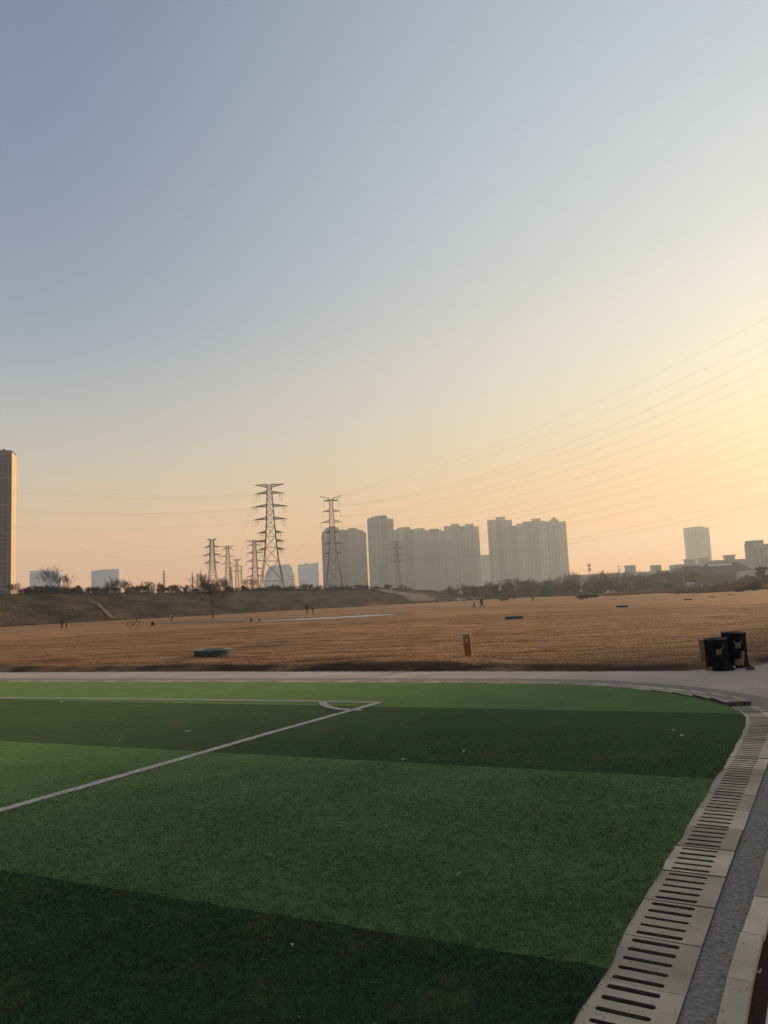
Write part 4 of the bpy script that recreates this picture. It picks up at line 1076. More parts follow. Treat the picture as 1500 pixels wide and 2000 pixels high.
tower('broad tan tower with three roof houses at the right of the big towers', DT-20,
      [(1012,1024,1024,0),(1024,1042,1019,1.5),(1042,1052,1018,3.2),(1052,1066,1018,0),(1066,1078,1019,1.5),(1078,1090,1019,3.2),(1090,1105,1019,0)], 7, M_WTAN, caps=[(1010,1024,1023,0.4),(1040,1057,1013,0.5),(1076,1092,1015,0.5),(1081,1087,1011,0.3)])
tower('lone hazy tower standing apart on the right above the low roofs', 1500, [(1341,1350,1031,0),(1350,1376,1030,1),(1376,1384.5,1031,0)], 8, M_WGREY, stripes=False, caps=[(1355,1374,1028.5,0.2)])
# pale office blocks far left
def block(label, D, pts, seed, wall=None, group='pale office blocks far behind the levee', lines=14, depth=25):
    """pts: roof outline px (x, ytop) left to right; a slab whose roofline follows them"""
    wall = wall or M_WOFF
    t = thing('office_block', label, 'building', place((pts[0][0]+pts[-1][0])/2, D), 0, group); o = t.location
    xs = [at(x,1110,D).x-o.x for x,_ in pts]; hs = [hz(x,y,D) for x,y in pts]; N = len(pts)
    V = [(x,0,-1) for x in xs]+[(x,0,h) for x,h in zip(xs,hs)]+[(x,depth,-1) for x in xs]+[(x,depth,h) for x,h in zip(xs,hs)]
    Fa = []
    for i in range(N-1):
        Fa += [(i,i+1,N+i+1,N+i),(2*N+i+1,2*N+i,3*N+i,3*N+i+1),(N+i,N+i+1,3*N+i+1,3*N+i)]
    Fa += [(0,N,3*N,2*N),(N-1,3*N-1,4*N-1,2*N-1)]
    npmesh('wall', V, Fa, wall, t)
    hm = min(hs); z = 5
    while z < hm-3:
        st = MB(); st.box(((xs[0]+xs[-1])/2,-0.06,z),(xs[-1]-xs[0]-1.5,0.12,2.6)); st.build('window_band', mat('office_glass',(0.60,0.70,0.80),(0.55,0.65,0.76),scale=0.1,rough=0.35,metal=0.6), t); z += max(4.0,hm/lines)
    rf = MB(); rf.box(((xs[0]*0.6+xs[-1]*0.4),depth/2,max(hs)*0.5+min(hs)*0.5),( (xs[-1]-xs[0])*0.2,8,3)); rf.build('roof_house', wall, t)
    return t
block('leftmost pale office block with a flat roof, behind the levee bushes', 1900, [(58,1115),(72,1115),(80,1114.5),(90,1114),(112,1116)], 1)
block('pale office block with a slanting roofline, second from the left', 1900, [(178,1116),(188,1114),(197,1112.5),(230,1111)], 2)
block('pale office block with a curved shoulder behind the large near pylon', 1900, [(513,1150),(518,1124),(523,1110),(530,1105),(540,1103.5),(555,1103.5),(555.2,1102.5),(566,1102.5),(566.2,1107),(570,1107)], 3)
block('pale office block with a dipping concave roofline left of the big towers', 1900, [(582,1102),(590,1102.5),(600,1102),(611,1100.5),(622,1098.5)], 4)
# tall tower at the left edge
def left_tower():
    D = 490; c = at(23,883,D); H = c.z
    t = thing('residential_tower', 'tall dark windowed tower with a sunlit orange end wall at the left edge', 'building', (c.x,c.y,0), R(15))
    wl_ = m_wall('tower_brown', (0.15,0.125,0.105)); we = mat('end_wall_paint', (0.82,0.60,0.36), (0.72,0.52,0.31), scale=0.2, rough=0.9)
    Wd = 42; dp = 14
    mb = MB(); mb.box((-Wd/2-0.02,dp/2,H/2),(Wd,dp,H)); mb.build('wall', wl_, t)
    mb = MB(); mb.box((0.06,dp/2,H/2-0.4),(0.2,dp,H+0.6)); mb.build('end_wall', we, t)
    mb = MB(); mb.box((-Wd/2,dp/2,H+0.6),(Wd+0.1,dp+0.4,1.2)); mb.build('parapet', wl_, t)
    for xx in (-9,-6,-13,-22): 
        mb = MB(); mb.box((xx,dp*0.5,H+2),(1.4,3,2.4)); mb.build('roof_house', wl_, t)
    mg = mat('tower_glass', (0.05,0.055,0.07), (0.025,0.03,0.038), scale=0.6, rough=0.35, spec=0.25)
    fh = 3.0; n = int((H-4)/fh)
    for cx,w in ((-3.9,2.9),(-6.3,1.2),(-9.2,2.9),(-13,2.9),(-17,2.9),(-21,1.4),(-25,2.9),(-30,2.9),(-35,2.9),(-39,2.9)):
        zs = [1.0]
        for i in range(n): zs += [2.7+i*fh, 4.9+i*fh]
        zs.append(H-1)
        cs = [cx-w/2-.1,cx-w/2,cx+w/2,cx+w/2+.1] if w < 2 else [cx-w/2-.1,cx-w/2,cx-.08,cx+.08,cx+w/2,cx+w/2+.1]
        panel('window_strip', t, cs, -0.06, zs, mg, wl_)
        if w > 2: balconies('balcony_stack', t, cx-w/2-.3, cx+w/2+.3, -0.12, 2.5+5*fh+2.2, H-6, fh*6, 1.1, 0.5, m_wall('band_tan',(0.26,0.21,0.17)))
    for cx in (-1.9,-5.5,-7.1,-11,-15,-19,-23,-27.5,-32.5,-37):
        fn = MB(); fn.box((cx,-0.3,H/2-2),(0.28,0.5,H-5)); fn.build('pilaster', m_wall('band_tan',(0.26,0.21,0.17)), t)
    zs = [1.0]
    for i in range(n): zs += [3.2+i*fh, 4.5+i*fh]
    zs.append(H-1); panel('window_strip', t, [dp*.5-.5,dp*.5-.35,dp*.5+.35,dp*.5+.5], 0, zs, mg, we, side=0.2)
left_tower()
# low long halls on the right
def hall(label, D, x0, x1, y, group=None, wall=None, extra=(), name='hall', depth=30):
    t = thing(name, label, 'building', place((x0+x1)/2,D), 0, group); o = t.location; wall = wall or M_WOFF
    X = lambda x: place(x,D).x-o.x; h = hz((x0+x1)/2,y,D); hl = hz(x0,y,D)
    mb = MB(); mb.box(((X(x0)+X(x1))/2,depth/2,h/2-0.5),(X(x1)-X(x0),depth,h+1)); mb.build('wall', wall, t)
    mb = MB(); mb.box(((X(x0)+X(x1))/2,depth/2,h+0.3),(X(x1)-X(x0)+1,depth+1,0.6)); mb.build('roof', M_CORN, t)
    for (a,b_,yt,flare) in extra:
        hh = hz((a+b_)/2,yt,D); w = X(b_)-X(a); z0 = h+0.3
        cb = MB(); c = ((X(a)+X(b_))/2, depth*0.4)
        cb.box((c[0],c[1],(hh+z0)/2),(w*(0.82 if flare else 1),8,hh-z0))
        rh = cb.build('roof_house', wall, t)
        if flare:
            cb = MB(); cb.box((c[0],c[1],hh+0.0),(w*0.92,9,1.2)); cb.box((c[0],c[1],hh+1.0),(w*1.05,10,0.7)); cb.build('cap', wall, rh)
    nw = int((X(x1)-X(x0))/14)
    for i in range(nw):
        xx = X(x0)+7+i*14; wb = MB(); wb.box((xx,-0.06,h*0.6),(6,0.12,h*0.22)); wb.build('window', M_GLASS, t)
    return t
M_HALL = m_wall('hall_grey', (0.24,0.25,0.25))
hall('long low grey hall with two box shaped roof houses right of the big towers', 900, 1118, 1338, 1119, wall=M_HALL, extra=((1234,1252,1103,False),(1285,1303,1102.5,False)))
hall('low hall with a square end tower in front of the lone hazy tower', 860, 1333, 1392, 1101.5, wall=M_HALL, extra=((1334,1349,1101,False),(1353,1372,1093,True),(1382,1400,1090,True)))
hall('long low hall with a flared roof tower at the right', 800, 1398, 1475, 1093.5, wall=M_HALL, extra=((1434,1453,1085,True),))
tower('large stepped building with a flared roof tower cut by the right edge', 760, [(1470,1491,1061,0),(1491,1520,1063,2),(1520,1580,1066,1)], 12, M_HALL, caps=[(1467,1494,1056,-0.6)], stripes=False, group='buildings at the right edge')
def shed_roof():
    """big dark hip roof with a skylight row over a long brown building"""
    D = 420; o = place(1412, D); t = thing('pavilion', 'long brown building under a big dark hip roof with a row of white skylights', 'building', o, 0)
    X = lambda x: place(x,D).x-o.x; Z = lambda x,y: hz(x,y,D)
    mb = MB(); x0,x1 = X(1350),X(1443); zt = Z(1395,1122)
    mb.box(((x0+x1)/2,8,zt/2),(x1-x0,16,zt)); mb.build('wall', mat('brown_wall',(0.13,0.095,0.085),(0.09,0.07,0.06),scale=0.4,rough=0.9), t)
    mr = mat('dark_tiles', (0.10,0.09,0.085), (0.07,0.062,0.06), scale=1.0, rough=0.85, stretch=(1,1,6))
    def hip(xa,xb,ya_px,zl,y0,y1,xin):
        zr_ = Z((xa+xb)/2,ya_px); a,b_ = X(xa),X(xb); i0,i1 = X(xa+xin),X(xb-xin); ym = (y0+y1)/2
        V = [(a,y0,zl),(b_,y0,zl),(b_,y1,zl),(a,y1,zl),(i0,ym,zr_),(i1,ym,zr_)]
        return V,[(0,1,5,4),(1,2,5),(2,3,4,5),(3,0,4)],zr_
    for k,(xa,xb,yp,zl,y0,y1,xin) in enumerate(((1344,1446,1108,zt,-1.5,18,18),(1345,1400,1103,zt*1.25,4,20,12),(1396,1484,1096,zt*1.2,2,26,14))):
        V,Fa,zr_ = hip(xa,xb,yp,zl,y0,y1,xin); mb = MB(); mb.add(V,Fa); mb.build('roof', mr, t)
        if k == 2:
            a,b_ = X(1404),X(1452)
            for q in range(7):
                xx = a+(b_-a)*(q+0.5)/7; f0,f1 = 0.62,0.9
                ym = (y0+y1)/2; s = MB(); n_ = 0.25
                p = lambda f,dx: (xx+dx+f*0.8, y0+(ym-y0)*f-0.12, zl+(zr_-zl)*f+0.12)
                s.add([p(f0,-0.6),p(f0,0.6),p(f1,0.6),p(f1,-0.6)],[(0,1,2,3)]); sk = s.build('skylight', mat('skylight_white',(0.75,0.73,0.68),(0.6,0.6,0.56),scale=1,rough=0.5), t)
                so = sk.modifiers.new('s','SOLIDIFY'); so.thickness = 0.1
    for i in range(14):
        mb = MB(); xx = x0+(x1-x0)*(i+0.5)/14; mb.box((xx,-0.08,1.3),(1.3,0.16,1.8)); mb.build('window', M_GLASS if i%3 else mat('pane_white',(0.5,0.5,0.48),(0.4,0.4,0.38),scale=1), t)  # every third pane plain white
    for i in range(12):
        mb = MB(); xx = x0+(x1-x0)*i/11; mb.tube((xx,-1.2,0),(xx,-1.2,zt),0.14,None,6); mb.build('column', mat('brown_wall',(0.13,0.095,0.085)), t)
    mb = MB(); mb.box(((x0+x1)/2,-1.5,zt-0.1),(x1-x0+1,0.25,0.35)); mb.build('eave', mr, t)
shed_roof()
# ------------------------------------------------------------------ tree belt on the right
def build_belt():
    rs = random.Random(77); G = 'trees of the belt in front of the towers'
    prof = [(850,1152),(880,1148),(905,1144),(940,1140),(960,1143),(985,1135),(1000,1128),(1020,1130),(1040,1138),(1062,1130),(1085,1133),(1110,1128),(1130,1126),(1150,1131),(1175,1126),(1200,1121),(1225,1119),(1243,1121),(1262,1127),(1285,1117),(1305,1119),(1325,1115),(1345,1110),(1362,1104),(1385,1118)]
    spec = []
    for i,x in enumerate(np.arange(868,1352,14.5)):
        xx = x+rs.uniform(-5,5); y = np.interp(xx,[p[0] for p in prof],[p[1] for p in prof])+rs.uniform(-2.5,4)
        spec.append((xx,y,rs.uniform(19,30),rs.uniform(380,470)))
    for i,x in enumerate(np.arange(905,1350,20)):
        spec.append((x+rs.uniform(-7,7), rs.uniform(1137,1144)-(x-900)*0.012, rs.uniform(18,28), rs.uniform(320,365)))
    spec += [(1362,1105,20,400),(1493,1100,26,300),(1480,1122,18,300),(1502,1118,26,260),(1462,1118,26,345),(1450,1128,20,330),(1353,1126,18,340),(1470,1134,20,300),(1440,1138,14,320)]
    for j,(x,y,w,D) in enumerate(spec):
        o = place(x,D); h = max(3.0,hz(x,y,D)); k = D/1500
        m = rs.choice([M_EVG,M_OLIVE,M_OLIVE,M_DRY,M_EVG]); con = (abs(x-1060) < 8 and y < 1136)
        leafy_tree('tree', 'PH', 'tree', o, h, w*k*1.3, m, 500+j, 1500, 0.33, -0.05, G, conical=con)
    for j,x in enumerate(np.arange(884,1350,21)):
        xx = x+rs.uniform(-8,8); D = rs.uniform(340,430); y = np.interp(xx,[p[0] for p in prof],[p[1] for p in prof])-rs.uniform(-5,5); o = place(xx,D); h = hz(xx,y,D); k = D/1500
        t = thing('tree','PH','tree',o,0,'bare trees of the belt'); mb = MB(); mb.poly([(0,0,-.2),(0,0,h*.28)],[.22,.16],5); q = random.Random(700+j)
        for _ in range(6): a = q.uniform(0,6.28); branch(mb,(0,0,h*q.uniform(.15,.3)),(math.cos(a)*.6,math.sin(a)*.6,1),h*.34,.13,4,q,.6,.1,.035)
        mb.build('branches', mat('bare_twig_pale',(0.15,0.12,0.095),(0.09,0.07,0.055),scale=3), t)
    ts = [o for o in COL.objects if o.name.split('.')[0] == 'tree']; ts.sort(key=lambda o: px_of(o.location)[0])
    lm = [(890,'the end of the levee'),(925,'the twin capped tan tower'),(946,'the low wedged block'),(985,'the single capped tan tower'),(1050,'the broad tan tower'),(1108,'the broad tan tower\'s right corner'),(1156,'the small antenna mast'),(1213,'the shorter lamp post'),
          (1243,'the left hall roof box'),(1294,'the right hall roof box'),(1340,'the taller lamp post'),(1362,'the pavilion\'s left end'),(1445,'the pavilion\'s right end'),(1490,'the building at the right edge')]
    used = {}
    for o in ts:
        x = px_of(o.location)[0]; mk = min(lm,key=lambda q: abs(q[0]-x)); mname = ([c for c in o.children if c.name.startswith('crown')] or [o.children[0]])[0].data.materials[0].name
        tone = {'evergreen_leaf':'dark green','olive_leaf':'dull olive','dry_leaf':'brownish','bare_twig_pale':'leafless'}[mname]
        pos = 'left of' if x < mk[0]-8 else ('right of' if x > mk[0]+8 else 'below')
        row = 'front row' if o.location.y < 372 else 'back row'
        base = f'{tone} {row} tree {pos} {mk[1]}'; used[base] = used.get(base,0)+1
        o['label'] = base if used[base]==1 else f"{['','','second','third','fourth','fifth'][used[base]]} {base}"
    # reeds and low shrubs before the trees: a mass nobody could count
    r2 = np.random.RandomState(12); n = 60000
    D = r2.uniform(150,330,n); x = r2.uniform(860,1520,n)
    edge = np.interp(x,[860,900,950,1040,1100,1200,1290,1360,1440,1500,1520],[1172,1169,1168,1165.5,1164,1163,1158,1158,1154,1150,1149])
    # nearest distance allowed at this x from the traced field edge
    hzn = 1172.6-0.048*(x-750)*1.0+0.0; Dn = 1.7*1500/np.maximum(2.0,(edge-hzn))*1.0
    D = Dn*(1+r2.rand(n)**1.5*0.8); ok = (D < 520); x = x[ok]; D = D[ok]; n = len(x)
    P = np.array([(v.x,v.y) for v in (place(a,b_) for a,b_ in zip(x,D))])
    tall = np.interp(x,[860,1150,1250,1330,1400,1450,1520],[0.8,1.0,1.6,2.1,2.2,2.6,1.2])
    cl = np.clip(fbm(P[:,0]*0.06,P[:,1]*0.06)*2.2+0.6,0.15,1.5)
    hh = r2.uniform(0.3,1.0,n)*tall*cl; a = r2.uniform(0,6.28,n); w = 0.09
    V = np.stack([np.c_[P[:,0]-w,P[:,1],np.full(n,-.1)],np.c_[P[:,0]+w,P[:,1],np.full(n,-.1)],np.c_[P[:,0]+np.cos(a)*hh*.25,P[:,1]+np.sin(a)*hh*.25,hh]],1).reshape(-1,3)
    tag(npmesh('reeds', V, np.arange(3*n).reshape(-1,3), mat('reed',(0.30,0.20,0.115),(0.13,0.09,0.055),scale=0.06,rough=0.95)), 'band of brown reeds and dry shrubs along the far edge of the field', 'reeds', kind='stuff')
    for j,(x,y,w,hp) in enumerate([(1140,1168,34,9),(1160,1166,22,7),(985,1172,22,5),(1475,1152,30,16),(1445,1155,26,8),(996,1165,20,5)]):
        g = gp(x,y+1.0); D = g.y; bare_bush('shrub', ['low brown shrub at the field edge below the antenna mast','smaller brown shrub just right of the one below the antenna mast','low brown shrub right of the walking adult','large reddish brown shrub at the right edge of the field','darker shrub left of the large reddish one','dark low shrub behind the walking adult'][j], 'shrub', g, hp*D/1500*1.1, w*D/1500, 900+j, 'shrubs at the far edge of the field', 3, 12, 0.04, 500, M_DRY)
build_belt()
# ------------------------------------------------------------------ lamp posts, mast, sign, parked vans
M_POLE = mat('pole_grey', (0.42,0.42,0.40), (0.32,0.32,0.31), scale=1, rough=0.5, metal=0.2)
def lamp(x, ytop, D, label, arm=True):
    o = place(x,D); h = hz(x,ytop,D); t = thing('lamp_post', label, 'lamp post', o, 0, 'lamp posts')
    mb = MB(); mb.tube((0,0,-.2),(0,0,h),0.16,0.09,8); mb.build('pole', M_POLE, t)
    mb = MB(); mb.box((0.5,0,h+0.1),(1.6,0.45,0.22)); mb.tube((-0.2,0,h-.3),(0.5,0,h+.1),0.05,None,5); mb.build('lamp_head', mat('lamp_head',(0.10,0.10,0.10)), t)
lamp(1213,1106,380,'grey lamp post among the belt trees before the long hall'); lamp(1340,1107,350,'tall grey lamp post left of the pavilion')
def mast():
    D = 700; o = place(1156.5,D); k = D/1500; h = hz(1156.5,1097,D); t = thing('antenna_mast','thin antenna mast with two round platforms above the belt trees','mast',o)
    mb = MB(); mb.tube((0,0,0),(0,0,h),0.45,0.15,6); mb.build('pole', M_POLE, t)
    for yp,r in ((1105.5,2.6),(1114,2.2)):
        z = hz(1156.5,yp,D); mb = MB(); mb.lathe([(0.3,z-1.1),(r*k*0.9,z-0.2),(r*k,z+0.5),(r*k*0.95,z+0.5),(0.3,z-0.7)],12); 
        for a in range(6): mb.box((math.cos(a)*r*k*1.05,math.sin(a)*r*k*1.05,z+0.8),(0.4,0.4,2.4))
        mb.build('platform', M_POLE, t)
mast()
def signboard():
    D = 340; o = place(901,D); t = thing('signboard','small white board on posts at the end of the levee','sign',o); z = hz(901,1156,D)
    mb = MB(); mb.box((0,0,z),(1.5,0.1,1.3)); mb.build('board', mat('sign_white',(0.6,0.6,0.58),(0.5,0.5,0.48),scale=1), t)
    mb = MB(); mb.tube((-.55,0,-.1),(-.55,0,z),0.06); mb.tube((.55,0,-.1),(.55,0,z),0.06); mb.build('post', M_POLE, t)
signboard()
def car(x, y, D, label, c):
    o = place(x,D); o.z = 0.0; t = thing('parked_car', label, 'car', o, R(random.Random(int(x)).uniform(-15,15)), 'cars parked beyond the field')
    paint = mat('car_paint_%d%d'%(int(c[0]*99),int(c[2]*99)), c, tuple(v*0.9 for v in c), scale=1, rough=0.3, spec=0.6)
    prof = [(-2.2,0.35),(-2.2,0.8),(-1.3,0.95),(-0.7,1.45),(0.9,1.48),(1.7,0.98),(2.2,0.85),(2.2,0.35)]
    V = [(px_,-0.85,z) for px_,z in prof]+[(px_,0.85,z) for px_,z in prof]; n = len(prof)
    mb = MB(); mb.add(V,[tuple(range(n)),tuple(range(2*n-1,n-1,-1))]+[(i,n+i,n+(i+1)%n,(i+1)%n) for i in range(n)]); mb.build('body', paint, t)
    mb = MB(); mb.box((0.1,-0.87,1.18),(1.9,0.03,0.38)); mb.box((0.1,0.87,1.18),(1.9,0.03,0.38)); mb.build('window', M_GLASS, t)
    for a,b_ in ((-1.35,-.8),(1.35,-.8),(-1.35,.8),(1.35,.8)):
        mb = MB(); mb.tube((a,b_-.1,.33),(a,b_+.1,.33),0.33,None,12); mb.build('wheel', mat('tyre',(0.02,0.02,0.02)), t)
car(899,1163,330,'white parked car below the small white board',(0.6,0.6,0.6)); car(925,1160,350,'pale parked car right of the small white board',(0.5,0.52,0.5)); car(936,1160,352,'grey parked car nearest the low wedged block',(0.35,0.36,0.36))
car(1194,1148,300,'pale parked car among the trees left of the lamp post',(0.6,0.6,0.58)); car(1267,1137,330,'white parked car among the trees left of the right box roof house',(0.55,0.55,0.54))
def kiosk():
    D = 330; o = place(1352,D); t = thing('kiosk','small pale roofed kiosk at the left end of the pavilion','kiosk',o)
    mb = MB(); mb.box((0,0,1.2),(2.6,2.2,2.4)); mb.build('wall', mat('kiosk_wall',(0.3,0.32,0.34)), t)
    mb = MB(); mb.box((0,0,2.9),(3.6,3.0,1.0),top=0.55); mb.build('roof', mat('kiosk_roof',(0.5,0.52,0.54)), t)
kiosk()
# ------------------------------------------------------------------ concrete rings
M_RING = mat('ring_green', (0.085,0.125,0.10), (0.025,0.042,0.036), scale=3.0, rough=0.9, bump=0.7, detail=9)
def ring(x, y, wpx, label, grey=False, seed=1):
    g = gp(x,y); D = g.y; r = wpx/2*D/1500; h = 0.255*r/0.68 if wpx > 20 else 0.30*r
    g = Vector((g.x, g.y+r, float(ground_z(g.x,g.y+r))-0.02)); h = h*0.86+0.02
    rs = random.Random(seed); ph = rs.uniform(0,6)
    wob = lambda t,z: 1+0.012*math.sin(3*t+ph)+0.008*math.sin(7*t)
    t = thing('well_ring', label, 'concrete ring', g, rs.uniform(0,3), 'low concrete rings standing in the field')
    mb = MB(); mb.lathe([(r*0.985,-0.03),(r,0.02),(r,h*0.80),(r*0.965,h*0.95),(r*0.93,h),(r*0.66,h*1.0),(r*0.63,h*0.96),(r*0.61,h*0.4)], 20, (0,0,0), wob); mb.build('ring', M_RING, t, smooth=False)
    mb = MB(); mb.lathe([(r*0.97,h*0.955),(r*0.935,h*1.012),(r*0.655,h*1.012),(r*0.625,h*0.93)],20,(0,0,0),wob); mb.build('rim', mat('ring_top_lit',(0.34,0.36,0.29),(0.17,0.21,0.17),scale=5,rough=0.9), t)  # added paler top: light from above put into the colour, sides made darker
    mb = MB(); mb.lathe([(0.001,h*0.45),(r*0.62,h*0.42)],20); mb.build('dark_tone', mat('ring_hole_shade',(0.02,0.017,0.014)), t)  # near-black disc: shade inside the open hole put into the colour
    return t
ring(407.5,1285.5,75,'large green concrete ring in the field, nearest the path',seed=1)
ring(1008,1209,36,'green concrete ring in the mid field right of the walking pair',seed=2)
ring(1218.5,1186,22,'concrete ring in the far field below the lamp post',seed=3)
ring(1347,1172,16.5,'concrete ring in the far field below the tall lamp post',seed=4)
ring(1393,1166.5,13,'concrete ring in the far field below the pavilion',seed=5)
ring(1429,1161.5,11,'small concrete ring in the far field below the right end of the pavilion',seed=6)
ring(1202,1170.5,9,'tiny concrete ring at the far field edge left of the lamp post',seed=7)
ring(1137.5,1170.5,9,'tiny concrete ring at the far field edge by the brown shrub',seed=8)
ring(1324,1161.5,7,'tiny dark concrete ring at the field edge left of the tall lamp post',seed=9)
# ------------------------------------------------------------------ marker posts
def marker(x, y, hpx, label, rz):
    g = gp(x,y); D = g.y; k = D/1500; g.z = float(ground_z(g.x,g.y))-0.02; H = hpx*k+0.03; w = 14*20.6/1500
    t = thing('marker_post', label, 'marker post', g, rz, 'orange marker posts'); t.rotation_euler = (R(1.0),R(-2.0),rz)
    mb = MB(); mb.box((0,0,H/2),(w*0.98,w*0.62,H))
    o = mb.build('post', mat('post_yellow',(0.30,0.175,0.07),(0.2,0.11,0.045),scale=9,rough=0.8,bump=0.3), t); bv = o.modifiers.new('b','BEVEL'); bv.width = 0.008; bv.segments = 2
    mb = MB(); mb.box((0,0,H+0.012),(w*1.01,w*0.65,0.03)); mb.build('cap', mat('post_top',(0.30,0.26,0.17),(0.2,0.17,0.11),scale=12), t)
    mb = MB(); mb.box((0,-w*0.3095,H*0.36),(w*0.72,0.003,H*0.62)); mb.build('red_band', mat('post_orange',(0.36,0.165,0.05),(0.25,0.10,0.035),scale=10), t)
    mr = mat('post_red',(0.22,0.022,0.012),(0.15,0.02,0.01),scale=14,rough=0.8)
    for (a,b_) in ((0.20,0.40),(0.44,0.62)):      # red painted characters stacked down the faces
        mb = MB()
        for q in range(3):
            z = H*(a+(b_-a)*(q+0.5)/3); mb.box((0,-w*0.312,z),(w*0.42,0.004,H*0.022))
        mb.box((0,-w*0.313,H*(a+b_)/2),(w*0.07,0.006,H*(b_-a)*0.95)); mb.box((-w*0.2,-w*0.313,H*(a+b_)/2),(w*0.06,0.005,H*(b_-a)*0.6))
        mb.box((w*0.21,-w*0.313,H*(a+b_)/2-0.01),(w*0.05,0.005,H*(b_-a)*0.7)); mb.build('lettering', mr, t)
    mb = MB(); mb.box((-w*0.02,-w*0.314,H*0.79),(w*0.2,0.006,H*0.06)); mb.box((-w*0.02,-w*0.314,H*0.75),(w*0.3,0.006,H*0.02)); mb.build('emblem', mat('post_white',(0.62,0.62,0.6)), t)
    mb = MB(); mb.box((w*0.49+0.001,0,H*0.43),(0.004,w*0.4,H*0.5)); mb.build('red_band', mat('post_orange',(0.40,0.10,0.03),(0.3,0.08,0.03),scale=10), t)
    return t
marker(916,1292.5,40,'leaning orange and yellow marker post standing in the dry grass near the path',R(-14))
marker(1380,1296,38,'orange marker post half hidden behind the left black bin',R(8))
# ------------------------------------------------------------------ stump-shaped bins
def m_bin():
    m, n, l, b = nodes('bin_bark')
    tc = n.new('ShaderNodeTexCoord')
    a = n.new('ShaderNodeTexNoise'); a.inputs['Scale'].default_value = 6; a.inputs['Detail'].default_value = 5; l.new(tc.outputs['Object'], a.inputs[0])
    cr = n.new('ShaderNodeValToRGB'); cr.color_ramp.elements[0].position = 0.4; cr.color_ramp.elements[0].color = (0.006,0.006,0.006,1); cr.color_ramp.elements[1].position = 0.72; cr.color_ramp.elements[1].color = (0.022,0.02,0.017,1)
    l.new(a.outputs[0], cr.inputs[0]); l.new(cr.outputs[0], b.inputs['Base Color']); b.inputs['Roughness'].default_value = 0.9; b.inputs['Specular IOR Level'].default_value = 0.08
    bp = n.new('ShaderNodeBump'); bp.inputs['Distance'].default_value = 0.02
    mp = n.new('ShaderNodeMapping'); mp.inputs['Scale'].default_value = (14,14,2); l.new(tc.outputs['Object'], mp.inputs[0])
    a2 = n.new('ShaderNodeTexNoise'); a2.inputs['Scale'].default_value = 2; a2.inputs['Detail'].default_value = 6; l.new(mp.outputs[0], a2.inputs[0])
    l.new(a2.outputs[0], bp.inputs['Height']); l.new(bp.outputs[0], b.inputs['Normal'])
    return m
M_BIN = m_bin()
